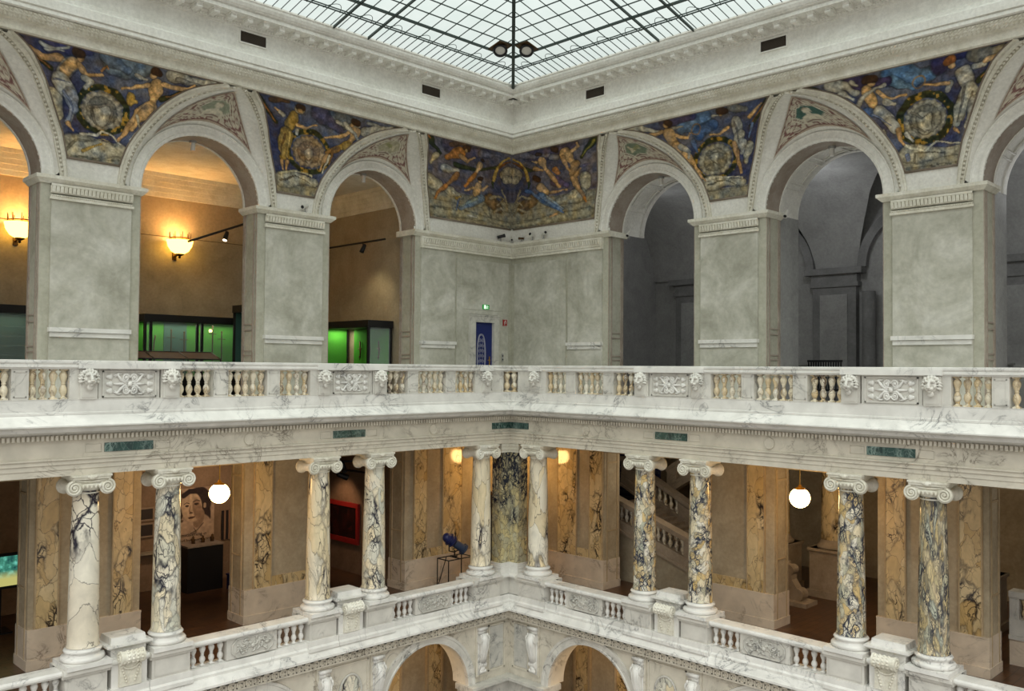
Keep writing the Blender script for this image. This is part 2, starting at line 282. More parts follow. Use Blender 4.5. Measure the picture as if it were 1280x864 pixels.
ART={
 'M1':[('c',(110, 124, 136),0.468,[(-0.39, 2.66), (-0.83, 2.64), (-1.07, 2.82)]),
  ('c',(96, 110, 128),0.260,[(-0.22, 2.74), (-0.66, 2.56)]),
  ('c',(74, 70, 104),0.312,[(0.86, 2.73), (0.47, 2.76), (0.11, 2.77)]),
  ('c',(176, 172, 158),0.083,[(1.01, 2.7), (0.75, 2.65), (0.51, 2.75)]),
  ('c',(176, 172, 158),0.052,[(0.94, 2.61), (0.59, 2.66)]),
  ('c',(54, 58, 32),0.177,[(1.7, 2.75), (1.39, 2.64), (1.11, 2.41), (0.84, 2.24)]),
  ('c',(140, 92, 48),0.062,[(1.66, 2.76), (1.36, 2.61), (0.86, 2.25)]),
  ('c',(54, 58, 32),0.177,[(-2.68, 2.75), (-2.19, 2.55), (-1.83, 2.35), (-1.42, 2.12)]),
  ('c',(140, 100, 50),0.062,[(-2.67, 2.72), (-2.19, 2.55), (-1.51, 2.19)]),
  ('c',(168, 160, 136),0.333,[(0.78, 1.7), (0.76, 1.31)]),
  ('c',(176, 172, 158),0.208,[(-1.55, 2.67), (-1.93, 2.65), (-2.49, 2.73)]),
  ('c',(126, 124, 118),0.094,[(-1.7, 2.62), (-2.18, 2.61)]),
  ('c',(176, 172, 158),0.073,[(-0.84, 2.5), (-1.07, 2.47)]),
  ('r',(54, 58, 32),0.156,[(-0.17, 1.58), (-0.7, 1.7)]),
  ('d',(184, 172, 146),0.000,[(-0.17, 1.57), (-0.63, 1.67)]),
  ('d',(150, 140, 118),0.000,[(-0.17, 1.56), (-0.52, 1.64)]),
  ('c',(188, 178, 154),0.364,[(-0.17, 1.54), (-0.16, 1.38)]),
  ('c',(120, 110, 92),0.073,[(0.07, 1.6), (-0.17, 1.7), (-0.43, 1.71)]),
  ('c',(120, 110, 92),0.052,[(0.05, 1.51), (-0.02, 1.3), (-0.16, 1.19)]),
  ('c',(120, 110, 92),0.052,[(-0.39, 1.61), (-0.33, 1.36), (-0.2, 1.2)]),
  ('c',(168, 160, 136),0.572,[(0.4, 0.62), (-0.06, 0.65), (-0.55, 0.75)]),
  ('c',(120, 112, 90),0.052,[(0.55, 0.54), (0.34, 0.81), (0.08, 0.82), (-0.18, 0.91), (-0.46, 0.83)]),
  ('c',(172, 140, 70),0.083,[(0.21, 0.58), (-0.14, 0.79)]),
  ('c',(110, 104, 84),0.042,[(0.46, 0.42), (-0.55, 0.48)]),
  ('c',(196, 188, 166),0.062,[(0.25, 0.96), (-0.05, 0.98), (-0.18, 1.1), (-0.36, 1.04), (-0.59, 0.9)]),
  ('c',(176, 140, 96),0.156,[(0.65, 2.49), (0.99, 2.44), (1.19, 2.58)]),
  ('c',(176, 172, 158),0.312,[(0.45, 2.43), (0.6, 2.21)]),
  ('c',(196, 160, 112),0.260,[(0.43, 2.45), (0.56, 2.27)]),
  ('c',(176, 172, 158),0.364,[(0.66, 2.05), (0.52, 1.85)]),
  ('c',(150, 152, 156),0.239,[(0.48, 1.81), (0.41, 1.52), (0.51, 1.18)]),
  ('c',(112, 116, 128),0.052,[(0.6, 1.83), (0.43, 1.56), (0.47, 1.19)]),
  ('c',(112, 116, 128),0.042,[(0.8, 2.04), (0.48, 2.03)]),
  ('c',(176, 140, 96),0.094,[(0.51, 1.14), (0.41, 1.02)]),
  ('c',(196, 160, 112),0.114,[(0.31, 2.45), (0.17, 2.27), (-0.15, 2.37)]),
  ('c',(176, 172, 158),0.135,[(0.19, 2.19), (0.06, 2.17), (0.2, 1.99)]),
  ('c',(176, 140, 96),0.125,[(0.28, 2.61), (0.3, 2.57)]),
  ('c',(62, 42, 28),0.177,[(0.36, 2.68), (0.27, 2.69)]),
  ('c',(150, 110, 70),0.042,[(-0.15, 2.44), (-0.23, 2.56), (-0.27, 2.51)]),
  ('c',(196, 160, 112),0.281,[(-1.28, 2.38), (-1.25, 2.17), (-1.21, 1.95)]),
  ('c',(196, 160, 112),0.229,[(-1.2, 1.91), (-0.93, 1.7), (-0.78, 1.41)]),
  ('c',(176, 140, 96),0.135,[(-0.76, 1.38), (-0.65, 1.15), (-0.54, 0.98)]),
  ('c',(196, 160, 112),0.198,[(-1.16, 1.83), (-0.94, 1.54), (-0.81, 1.27)]),
  ('c',(196, 160, 112),0.104,[(-1.1, 2.35), (-0.85, 2.27), (-0.55, 2.14)]),
  ('c',(196, 160, 112),0.104,[(-1.44, 2.44), (-1.82, 2.43), (-2.09, 2.57)]),
  ('c',(172, 140, 70),0.156,[(-0.78, 2.06), (-0.74, 1.87), (-0.87, 1.95)]),
  ('c',(176, 172, 158),0.062,[(-0.89, 1.62), (-0.99, 1.31), (-0.77, 1.03)]),
  ('c',(196, 160, 112),0.135,[(-1.2, 2.58), (-1.2, 2.61)]),
  ('c',(62, 42, 28),0.177,[(-1.22, 2.7), (-1.29, 2.66)])],
 'M2':[('c',(98, 104, 110),0.406,[(-0.85, 2.55), (-1.3, 2.63), (-1.08, 2.5)]),
  ('c',(84, 80, 104),0.348,[(-0.56, 2.64), (-1.15, 2.36)]),
  ('c',(54, 58, 32),0.174,[(0.96, 2.72), (0.75, 2.48), (0.48, 2.2)]),
  ('c',(150, 96, 46),0.058,[(0.94, 2.71), (0.5, 2.22)]),
  ('c',(90, 64, 40),0.116,[(0.59, 2.7), (0.19, 2.75)]),
  ('c',(54, 58, 32),0.128,[(-2.91, 2.75), (-2.51, 2.61), (-1.93, 2.31)]),
  ('c',(176, 172, 158),0.197,[(-1.8, 2.42), (-2.14, 2.58), (-2.55, 2.67)]),
  ('c',(176, 172, 158),0.093,[(-1.07, 2.55), (-1.25, 2.49), (-1.66, 2.55)]),
  ('c',(150, 146, 134),0.070,[(-1.88, 2.68), (-2.36, 2.68)]),
  ('r',(54, 58, 32),0.151,[(-0.35, 1.59), (-0.92, 1.7)]),
  ('d',(186, 160, 124),0.000,[(-0.35, 1.59), (-0.81, 1.68)]),
  ('d',(156, 128, 96),0.000,[(-0.35, 1.58), (-0.69, 1.64)]),
  ('c',(190, 168, 134),0.232,[(-0.35, 1.64), (-0.35, 1.39)]),
  ('c',(130, 104, 76),0.046,[(-0.18, 1.6), (-0.34, 1.72), (-0.52, 1.67)]),
  ('c',(130, 104, 76),0.046,[(-0.22, 1.45), (-0.35, 1.34), (-0.49, 1.5)]),
  ('c',(168, 160, 136),0.406,[(0.31, 0.74), (-0.05, 0.8), (-0.51, 0.8)]),
  ('c',(186, 176, 140),0.070,[(0.4, 0.89), (0.01, 1.01), (-0.45, 0.96)]),
  ('c',(112, 98, 70),0.046,[(0.39, 0.69), (0.01, 0.87), (-0.39, 0.75)]),
  ('c',(176, 140, 96),0.093,[(0.34, 2.4), (0.52, 2.53)]),
  ('c',(176, 172, 158),0.116,[(0.32, 2.39), (0.4, 2.44)]),
  ('c',(172, 140, 70),0.267,[(0.05, 2.42), (0.16, 2.17)]),
  ('c',(172, 140, 70),0.313,[(0.24, 1.95), (0.32, 1.56), (0.32, 1.34)]),
  ('c',(120, 88, 42),0.052,[(0.29, 1.93), (0.4, 1.38)]),
  ('c',(208, 176, 96),0.052,[(0.16, 2.01), (0.21, 1.36)]),
  ('c',(176, 140, 96),0.081,[(0.34, 1.22), (0.31, 1.01)]),
  ('c',(176, 140, 96),0.081,[(0.21, 1.25), (0.23, 1.03)]),
  ('c',(176, 172, 158),0.093,[(-0.03, 2.11), (-0.01, 2.0)]),
  ('c',(196, 160, 112),0.081,[(-0.03, 2.24), (-0.25, 2.21), (-0.52, 2.33)]),
  ('c',(190, 176, 140),0.232,[(-0.1, 2.62), (-0.11, 2.63)]),
  ('c',(62, 42, 28),0.151,[(-0.08, 2.67), (-0.16, 2.66)]),
  ('c',(196, 160, 112),0.104,[(-0.1, 2.58), (-0.11, 2.57)]),
  ('c',(196, 160, 112),0.232,[(-1.59, 2.4), (-1.46, 2.1)]),
  ('c',(172, 140, 70),0.232,[(-1.41, 2.0), (-1.12, 1.86)]),
  ('c',(150, 112, 62),0.186,[(-1.12, 1.83), (-0.83, 1.68)]),
  ('c',(176, 140, 96),0.104,[(-0.84, 1.6), (-0.73, 1.38), (-0.67, 1.17)]),
  ('c',(130, 96, 56),0.058,[(-1.01, 1.78), (-0.9, 1.36)]),
  ('c',(176, 172, 158),0.070,[(-0.9, 1.59), (-0.73, 1.1)]),
  ('c',(196, 160, 112),0.087,[(-1.41, 2.34), (-1.16, 2.17), (-0.79, 2.09)]),
  ('c',(176, 172, 158),0.104,[(-1.28, 2.52), (-1.56, 2.34), (-1.73, 2.13)]),
  ('c',(196, 160, 112),0.116,[(-1.47, 2.55), (-1.46, 2.53)]),
  ('c',(62, 42, 28),0.162,[(-1.5, 2.64), (-1.62, 2.62)])],
 'M3':[('c',(92, 118, 150),0.406,[(-1.23, 2.57), (-0.66, 2.6), (-0.67, 2.4)]),
  ('c',(70, 96, 136),0.348,[(-0.79, 2.27), (-0.45, 2.4)]),
  ('c',(72, 66, 96),0.290,[(-1.67, 2.74), (-0.93, 2.71)]),
  ('c',(54, 58, 32),0.128,[(-2.98, 2.77), (-2.44, 2.5), (-1.91, 2.23)]),
  ('c',(54, 58, 32),0.174,[(0.94, 2.73), (0.77, 2.48), (0.52, 2.2)]),
  ('c',(130, 90, 48),0.058,[(0.92, 2.72), (0.52, 2.25)]),
  ('c',(176, 172, 158),0.209,[(-2.81, 2.78), (-2.39, 2.73), (-1.89, 2.5)]),
  ('c',(150, 146, 134),0.081,[(-1.52, 2.53), (-1.23, 2.52)]),
  ('c',(120, 116, 106),0.197,[(0.04, 2.73), (0.4, 2.61)]),
  ('r',(54, 58, 32),0.151,[(-0.37, 1.49), (0.2, 1.38)]),
  ('d',(180, 172, 146),0.000,[(-0.37, 1.49), (0.1, 1.4)]),
  ('d',(152, 142, 116),0.000,[(-0.37, 1.48), (-0.02, 1.41)]),
  ('c',(188, 180, 154),0.197,[(-0.4, 1.65), (-0.37, 1.37)]),
  ('c',(116, 108, 88),0.046,[(-0.6, 1.63), (-0.4, 1.71), (-0.12, 1.6)]),
  ('c',(116, 108, 88),0.046,[(-0.57, 1.35), (-0.4, 1.41), (-0.18, 1.25)]),
  ('c',(168, 160, 136),0.348,[(-0.58, 0.87), (-0.18, 0.84), (0.33, 0.75)]),
  ('c',(190, 182, 156),0.070,[(-0.69, 0.98), (-0.35, 1.0), (0.33, 0.89)]),
  ('c',(110, 102, 80),0.046,[(-0.58, 0.85), (-0.12, 0.88), (0.27, 0.68)]),
  ('c',(168, 160, 136),0.232,[(0.48, 1.69), (0.43, 1.28)]),
  ('c',(196, 160, 112),0.093,[(-1.8, 2.49), (-2.07, 2.48), (-2.34, 2.53)]),
  ('c',(196, 160, 112),0.278,[(-1.62, 2.44), (-1.49, 2.14)]),
  ('c',(196, 160, 112),0.255,[(-1.44, 2.05), (-1.27, 1.82)]),
  ('c',(196, 160, 112),0.174,[(-1.21, 1.81), (-0.98, 1.51), (-0.81, 1.17)]),
  ('c',(176, 140, 96),0.093,[(-0.81, 1.14), (-0.67, 0.98)]),
  ('c',(176, 172, 158),0.128,[(-1.32, 2.05), (-1.09, 1.84), (-1.1, 1.67)]),
  ('c',(92, 112, 146),0.116,[(-0.97, 2.09), (-0.86, 1.8)]),
  ('c',(196, 160, 112),0.081,[(-1.42, 2.34), (-1.11, 2.2), (-1.04, 2.32)]),
  ('c',(196, 160, 112),0.128,[(-1.67, 2.64), (-1.67, 2.66)]),
  ('c',(62, 42, 28),0.151,[(-1.64, 2.72), (-1.54, 2.66)]),
  ('o',(160, 120, 72),0.035,[(-0.88, 2.38), (-0.75, 2.35)]),
  ('c',(176, 172, 158),0.255,[(0.15, 2.38), (0.21, 2.11)]),
  ('c',(190, 182, 158),0.267,[(0.26, 2.0), (0.24, 1.74)]),
  ('c',(176, 172, 158),0.197,[(0.34, 1.83), (0.32, 1.56)]),
  ('c',(120, 116, 112),0.046,[(0.1, 2.39), (0.26, 1.84)]),
  ('c',(92, 112, 146),0.081,[(0.55, 2.24), (0.5, 1.9)]),
  ('c',(176, 140, 96),0.128,[(0.13, 1.81), (0.21, 1.43), (0.3, 1.03)]),
  ('c',(196, 160, 112),0.087,[(0.49, 2.4), (0.66, 2.6), (0.75, 2.67)]),
  ('c',(196, 160, 112),0.081,[(-0.04, 2.27), (-0.23, 2.15), (-0.48, 2.15)]),
  ('c',(196, 160, 112),0.104,[(-0.2, 2.63), (-0.2, 2.62)]),
  ('c',(62, 42, 28),0.174,[(-0.25, 2.71), (-0.12, 2.66)]),
  ('c',(176, 172, 158),0.046,[(-0.44, 2.62), (-0.28, 2.61)])],
 'M4':[('c',(88, 120, 154),0.468,[(-0.78, 2.67), (-0.35, 2.49), (-0.02, 2.5)]),
  ('c',(104, 136, 162),0.208,[(-0.79, 2.51), (-0.36, 2.28)]),
  ('c',(60, 54, 90),0.312,[(-1.64, 2.65), (-0.88, 2.53)]),
  ('c',(62, 54, 88),0.364,[(0.15, 2.62), (0.23, 2.68)]),
  ('c',(44, 42, 78),0.156,[(0.39, 2.75), (1.62, 2.78)]),
  ('c',(54, 58, 32),0.156,[(-2.72, 2.76), (-2.19, 2.51), (-1.6, 2.13)]),
  ('c',(140, 84, 44),0.062,[(-2.7, 2.76), (-2.14, 2.5)]),
  ('c',(54, 58, 32),0.208,[(1.6, 2.68), (1.26, 2.44), (0.93, 2.16)]),
  ('c',(150, 110, 54),0.052,[(1.57, 2.68), (0.96, 2.19)]),
  ('c',(176, 172, 158),0.229,[(-2.11, 2.69), (-1.78, 2.62), (-1.57, 2.42)]),
  ('c',(190, 186, 170),0.104,[(-1.9, 2.49), (-1.63, 2.3)]),
  ('c',(176, 172, 158),0.083,[(-1.64, 2.67), (-1.51, 2.58)]),
  ('c',(124, 118, 104),0.260,[(0.78, 2.68), (1.05, 2.65), (1.31, 2.67)]),
  ('r',(54, 58, 32),0.177,[(-0.13, 1.55), (0.43, 1.43)]),
  ('d',(182, 174, 150),0.000,[(-0.13, 1.53), (0.34, 1.44)]),
  ('d',(154, 146, 122),0.000,[(-0.13, 1.52), (0.23, 1.45)]),
  ('c',(186, 178, 152),0.312,[(-0.15, 1.57), (-0.13, 1.34)]),
  ('c',(116, 108, 90),0.047,[(-0.41, 1.76), (-0.2, 1.58), (-0.02, 1.68)]),
  ('c',(116, 108, 90),0.047,[(-0.37, 1.39), (-0.13, 1.27), (0.11, 1.32)]),
  ('c',(116, 108, 90),0.042,[(-0.46, 1.59), (-0.37, 1.43)]),
  ('c',(168, 160, 136),0.364,[(-0.52, 0.81), (-0.02, 0.72), (0.54, 0.71)]),
  ('c',(190, 184, 160),0.062,[(-0.56, 1.0), (-0.11, 0.78), (0.11, 0.98), (0.62, 0.84)]),
  ('c',(112, 104, 84),0.042,[(-0.34, 0.59), (-0.34, 0.78), (0.28, 0.71), (0.28, 0.58)]),
  ('c',(112, 120, 140),0.104,[(-0.52, 0.78), (-0.47, 0.66)]),
  ('c',(112, 104, 84),0.042,[(-0.52, 0.45), (0.58, 0.44)]),
  ('c',(196, 160, 112),0.250,[(-1.34, 2.41), (-1.22, 2.12)]),
  ('c',(92, 112, 146),0.208,[(-1.37, 1.96), (-1.09, 1.84)]),
  ('c',(176, 172, 158),0.281,[(-1.09, 1.91), (-0.87, 1.67)]),
  ('c',(176, 172, 158),0.229,[(-0.87, 1.63), (-0.74, 1.41)]),
  ('c',(112, 120, 140),0.042,[(-1.28, 1.9), (-0.83, 1.52)]),
  ('c',(176, 140, 96),0.114,[(-0.69, 1.4), (-0.65, 1.16), (-0.58, 1.03)]),
  ('c',(176, 172, 158),0.094,[(-0.51, 1.27), (-0.38, 1.06)]),
  ('c',(176, 172, 158),0.083,[(-1.04, 1.43), (-0.84, 0.96)]),
  ('c',(196, 160, 112),0.094,[(-1.09, 2.34), (-0.94, 2.17), (-0.49, 2.14)]),
  ('c',(176, 172, 158),0.125,[(-0.95, 2.1), (-0.77, 2.02)]),
  ('c',(176, 172, 158),0.104,[(-1.63, 2.06), (-1.34, 2.37), (-0.95, 2.48)]),
  ('c',(196, 160, 112),0.125,[(-1.21, 2.55), (-1.24, 2.54)]),
  ('c',(62, 42, 28),0.187,[(-1.32, 2.65), (-1.16, 2.65)]),
  ('o',(160, 122, 74),0.036,[(-0.25, 2.38), (-0.12, 2.36)]),
  ('c',(176, 172, 158),0.312,[(0.62, 2.35), (0.71, 2.13)]),
  ('c',(180, 174, 152),0.333,[(0.75, 1.99), (0.65, 1.76)]),
  ('c',(170, 164, 142),0.260,[(0.61, 1.72), (0.51, 1.3)]),
  ('c',(112, 106, 92),0.047,[(0.65, 2.06), (0.53, 1.34)]),
  ('c',(112, 106, 92),0.042,[(0.81, 1.94), (0.62, 1.37)]),
  ('c',(176, 140, 96),0.083,[(0.47, 1.18), (0.54, 1.08)]),
  ('c',(150, 146, 134),0.156,[(0.82, 1.77), (0.7, 1.22)]),
  ('c',(176, 172, 158),0.135,[(0.83, 2.44), (0.99, 2.46)]),
  ('c',(196, 160, 112),0.094,[(1.02, 2.51), (1.25, 2.59), (1.47, 2.59)]),
  ('c',(176, 172, 158),0.125,[(0.36, 2.21), (0.32, 2.07)]),
  ('c',(196, 160, 112),0.078,[(0.32, 2.21), (0.11, 2.24), (-0.12, 2.31)]),
  ('c',(196, 160, 112),0.146,[(0.41, 2.57), (0.41, 2.58)]),
  ('c',(150, 92, 44),0.177,[(0.33, 2.67), (0.41, 2.68)])],
 'CL':[('c',(88, 80, 98),0.390,[(2.13, 2.65), (1.58, 2.56), (1.02, 2.63)]),
  ('c',(110, 104, 112),0.169,[(1.15, 2.6), (0.58, 2.67)]),
  ('c',(54, 58, 32),0.169,[(2.71, 2.75), (2.57, 2.55), (2.4, 2.37)]),
  ('c',(150, 92, 44),0.052,[(2.71, 2.75), (2.65, 2.69)]),
  ('c',(92, 70, 56),0.130,[(2.07, 2.67), (1.66, 2.78)]),
  ('c',(168, 160, 136),0.390,[(2.67, 1.49), (2.42, 1.36)]),
  ('c',(168, 160, 136),0.260,[(2.11, 1.3), (1.73, 1.18)]),
  ('c',(150, 142, 116),0.260,[(2.66, 0.57), (1.72, 0.64), (0.78, 0.57), (0.11, 0.52)]),
  ('c',(112, 104, 82),0.039,[(2.66, 0.7), (1.85, 0.71)]),
  ('c',(54, 58, 32),0.130,[(1.94, 2.13), (1.56, 2.1), (1.11, 2.13), (0.53, 2.35)]),
  ('c',(120, 96, 66),0.390,[(0.8, 1.24), (0.52, 1.02)]),
  ('c',(160, 144, 112),0.078,[(0.8, 1.3), (0.54, 1.42), (0.32, 1.33), (0.52, 1.09)]),
  ('c',(160, 144, 112),0.078,[(0.65, 0.86), (0.38, 1.05), (0.19, 0.81)]),
  ('c',(160, 144, 112),0.065,[(0.41, 1.64), (0.25, 1.34), (0.16, 0.95)]),
  ('c',(150, 140, 112),0.195,[(0.93, 0.95), (0.79, 0.71)]),
  ('c',(180, 164, 126),0.156,[(2.48, 2.3), (2.66, 2.03)]),
  ('c',(178, 120, 62),0.286,[(1.8, 2.51), (2.16, 2.28)]),
  ('c',(176, 140, 96),0.117,[(1.76, 2.4), (1.57, 2.3), (1.36, 2.44)]),
  ('c',(176, 172, 158),0.221,[(2.27, 1.94), (1.87, 1.97)]),
  ('c',(150, 110, 70),0.169,[(1.87, 1.84), (2.15, 1.48)]),
  ('c',(178, 120, 62),0.117,[(2.18, 1.44), (2.48, 1.13), (2.54, 0.97)]),
  ('c',(62, 42, 28),0.156,[(1.67, 2.66), (1.56, 2.65)]),
  ('c',(196, 160, 112),0.078,[(1.62, 2.6), (1.62, 2.58)]),
  ('c',(196, 160, 112),0.169,[(1.16, 2.28), (1.27, 2.04)]),
  ('c',(178, 120, 62),0.117,[(1.3, 1.97), (1.45, 1.75), (1.61, 1.53)]),
  ('c',(62, 42, 28),0.091,[(1.1, 2.43), (1.08, 2.41)]),
  ('c',(196, 160, 112),0.234,[(1.19, 1.61), (1.26, 1.34)]),
  ('c',(196, 160, 112),0.091,[(1.35, 1.52), (1.61, 1.4)]),
  ('c',(196, 160, 112),0.091,[(1.05, 1.51), (0.89, 1.67)]),
  ('c',(120, 136, 150),0.221,[(1.07, 1.25), (1.47, 0.98), (1.72, 0.8)]),
  ('c',(150, 160, 150),0.078,[(1.21, 1.22), (1.72, 0.87)]),
  ('c',(84, 100, 130),0.065,[(1.79, 1.11), (1.85, 0.71)]),
  ('c',(172, 140, 70),0.078,[(1.86, 1.1), (1.73, 1.18)]),
  ('c',(196, 160, 112),0.130,[(1.13, 1.78), (1.12, 1.76)]),
  ('c',(62, 42, 28),0.143,[(1.15, 1.86), (1.09, 1.85)]),
  ('c',(176, 172, 158),0.065,[(1.52, 0.61), (1.19, 0.6)]),
  ('c',(172, 140, 70),0.104,[(0.7, 1.91), (0.65, 2.17), (0.49, 2.52), (0.28, 2.68)]),
  ('c',(110, 70, 40),0.065,[(0.53, 2.33), (0.35, 2.52), (0.23, 2.58)]),
  ('c',(170, 152, 120),0.338,[(0.34, 2.11), (0.22, 2.27)]),
  ('c',(186, 170, 138),0.260,[(0.3, 1.99), (0.19, 2.01)]),
  ('c',(54, 58, 32),0.078,[(0.73, 1.84), (0.69, 1.65)])],
 'CR':[('c',(80, 72, 92),0.390,[(0.74, 2.68), (1.37, 2.6), (2.1, 2.66)]),
  ('c',(120, 112, 118),0.169,[(0.49, 2.73), (0.79, 2.61), (1.3, 2.56)]),
  ('c',(98, 80, 100),0.260,[(1.47, 1.75), (1.85, 1.55)]),
  ('c',(54, 58, 32),0.169,[(2.67, 2.71), (2.45, 2.53), (2.28, 2.29)]),
  ('c',(130, 120, 50),0.065,[(2.62, 2.67), (2.31, 2.34)]),
  ('c',(54, 58, 32),0.117,[(0.44, 2.33), (0.69, 2.21), (1.02, 2.17)]),
  ('c',(168, 160, 136),0.325,[(2.4, 1.68), (2.41, 1.44)]),
  ('c',(168, 160, 136),0.390,[(2.22, 1.17), (1.59, 1.09)]),
  ('c',(150, 142, 116),0.260,[(2.54, 0.59), (1.59, 0.55), (0.64, 0.5), (0.01, 0.49)]),
  ('c',(112, 104, 82),0.039,[(2.54, 0.74), (1.72, 0.69)]),
  ('c',(120, 96, 66),0.390,[(0.72, 1.24), (0.37, 1.04)]),
  ('c',(160, 144, 112),0.078,[(0.66, 1.32), (0.38, 1.44), (0.17, 1.34), (0.37, 1.11)]),
  ('c',(160, 144, 112),0.078,[(0.51, 0.89), (0.23, 1.06), (0.08, 0.82)]),
  ('c',(160, 144, 112),0.065,[(0.32, 1.64), (0.17, 1.34), (0.05, 0.96)]),
  ('c',(196, 160, 112),0.247,[(1.0, 1.64), (1.17, 1.43)]),
  ('c',(176, 140, 96),0.091,[(1.33, 1.39), (1.85, 1.42)]),
  ('c',(110, 130, 156),0.260,[(1.0, 1.33), (1.26, 1.08), (1.65, 0.83)]),
  ('c',(80, 104, 140),0.078,[(0.66, 1.52), (1.06, 1.18), (1.72, 0.69)]),
  ('c',(160, 170, 172),0.065,[(1.2, 1.29), (1.72, 0.82)]),
  ('c',(176, 140, 96),0.091,[(1.52, 0.69), (1.29, 0.62)]),
  ('c',(62, 42, 28),0.169,[(0.85, 1.96), (0.94, 1.85)]),
  ('c',(92, 112, 146),0.091,[(0.53, 1.61), (0.93, 1.34)]),
  ('c',(196, 160, 112),0.208,[(1.07, 2.43), (1.19, 2.17)]),
  ('c',(176, 140, 96),0.130,[(1.25, 2.1), (1.47, 1.75), (1.62, 1.53)]),
  ('c',(178, 120, 62),0.169,[(1.47, 2.11), (1.57, 1.97)]),
  ('c',(196, 160, 112),0.078,[(0.91, 2.41), (0.78, 2.46)]),
  ('c',(176, 140, 96),0.117,[(0.83, 2.24), (1.09, 2.13)]),
  ('c',(62, 42, 28),0.117,[(0.96, 2.66), (1.05, 2.61)]),
  ('c',(130, 122, 118),0.195,[(1.39, 2.48), (1.55, 2.45)]),
  ('c',(196, 160, 112),0.286,[(1.8, 2.51), (2.04, 2.17)]),
  ('c',(176, 140, 96),0.260,[(2.1, 2.1), (2.04, 1.87)]),
  ('c',(176, 140, 96),0.169,[(2.04, 1.75), (2.16, 1.43), (2.38, 1.08)]),
  ('c',(176, 140, 96),0.143,[(2.13, 1.8), (2.25, 1.95)]),
  ('c',(178, 120, 62),0.091,[(2.38, 1.05), (2.44, 0.94)]),
  ('c',(196, 160, 112),0.104,[(1.98, 2.52), (2.19, 2.61), (2.16, 2.72)]),
  ('c',(176, 140, 96),0.104,[(1.73, 2.41), (1.85, 2.09), (1.97, 1.95)]),
  ('c',(62, 42, 28),0.143,[(1.44, 2.69), (1.56, 2.64)]),
  ('c',(96, 90, 110),0.091,[(2.34, 2.05), (2.52, 2.07)]),
  ('c',(172, 140, 70),0.104,[(0.61, 1.91), (0.56, 2.18), (0.39, 2.52), (0.18, 2.68)]),
  ('c',(110, 70, 40),0.065,[(0.44, 2.33), (0.25, 2.52), (0.13, 2.57)]),
  ('c',(170, 152, 120),0.338,[(0.25, 2.11), (0.12, 2.27)]),
  ('c',(186, 170, 138),0.260,[(0.2, 1.99), (0.1, 2.01)]),
  ('c',(54, 58, 32),0.078,[(0.64, 1.84), (0.6, 1.66)])],
}
# ------------------------------------------------------------------ dimensions
UA = [5.68, 10.945, 16.21]; HW = 1.535; ZS = 5.2; TW = .73; UEND = 19.9
PIERS = [(7.215, 9.41), (12.48, 14.675), (17.745, UEND)]
CG, CZ0, CH = 1.9, 5.3, 2.31           # cove: quarter ellipse, from the wall out to the cornice
WB = ([0, 8, 20, 33, 45, 54, 61, 75, 90], [1.92, 1.85, 1.72, 1.50, 1.25, 1.06, .86, .45, 0.])
WM = ([0, 10, 22, 34, 52, 70, 80, 90], [2.10, 2.05, 1.92, 1.70, 1.37, .97, .68, .40])
wb = lambda d: float(np.interp(d, *WB)); wm = lambda d: float(np.interp(d, *WM))
def cove(d, off=0., G=CG, Z0=CZ0, H=CH):
    t = math.radians(d); g = G*(1-math.cos(t)); z = Z0+H*math.sin(t)
    n = Vector((math.cos(t)/G, -math.sin(t)/H)).normalized()
    return g+off*n.x, z+off*n.y
_t = np.linspace(0, 90, 901); _g = CG*(1-np.cos(np.radians(_t))); _z = CZ0+CH*np.sin(np.radians(_t))
_S = np.concatenate([[0], np.cumsum(np.hypot(np.diff(_g), np.diff(_z)))])
arc = lambda d: np.interp(d, _t, _S)

def arch_pts(uc, r, zs, n=32): return [(uc-r*math.cos(PI*k/n), zs+r*math.sin(PI*k/n)) for k in range(n+1)]
def arch_plate(mb, u0, u1, z0, z1, uc, r, zs, g, n=32):
    """upright plate at g with an arched hole"""
    P = arch_pts(uc, r, zs, n)
    for (a, za), (b, zb) in zip(P[:-1], P[1:]): mb.add([(a, g, za), (b, g, zb), (b, g, z1), (a, g, z1)], [(0, 1, 2, 3)])
    mb.add([(u0, g, z0), (uc-r, g, z0), (uc-r, g, z1), (u0, g, z1)], [(0, 1, 2, 3)])
    mb.add([(uc+r, g, z0), (u1, g, z0), (u1, g, z1), (uc+r, g, z1)], [(0, 1, 2, 3)])
def arch_soffit(mb, uc, r, zs, g0, g1, n=32):
    P = arch_pts(uc, r, zs, n)
    vs = [(a, g0, z) for a, z in P]+[(a, g1, z) for a, z in P]; k = n+1
    mb.add(vs, [(i, i+1, k+i+1, k+i) for i in range(n)], True)
def arch_ring(mb, uc, zs, prof, n=40, a0=0, a1=PI):
    """prof = list of (radius, g)"""
    m = len(prof); vs = []
    for k in range(n+1):
        a = a0+(a1-a0)*k/n
        vs += [(uc-r*math.cos(a), g, zs+r*math.sin(a)) for r, g in prof]
    fs = [(k*m+i, k*m+i+1, (k+1)*m+i+1, (k+1)*m+i) for k in range(n) for i in range(m-1)]
    mb.add(vs, fs, False)

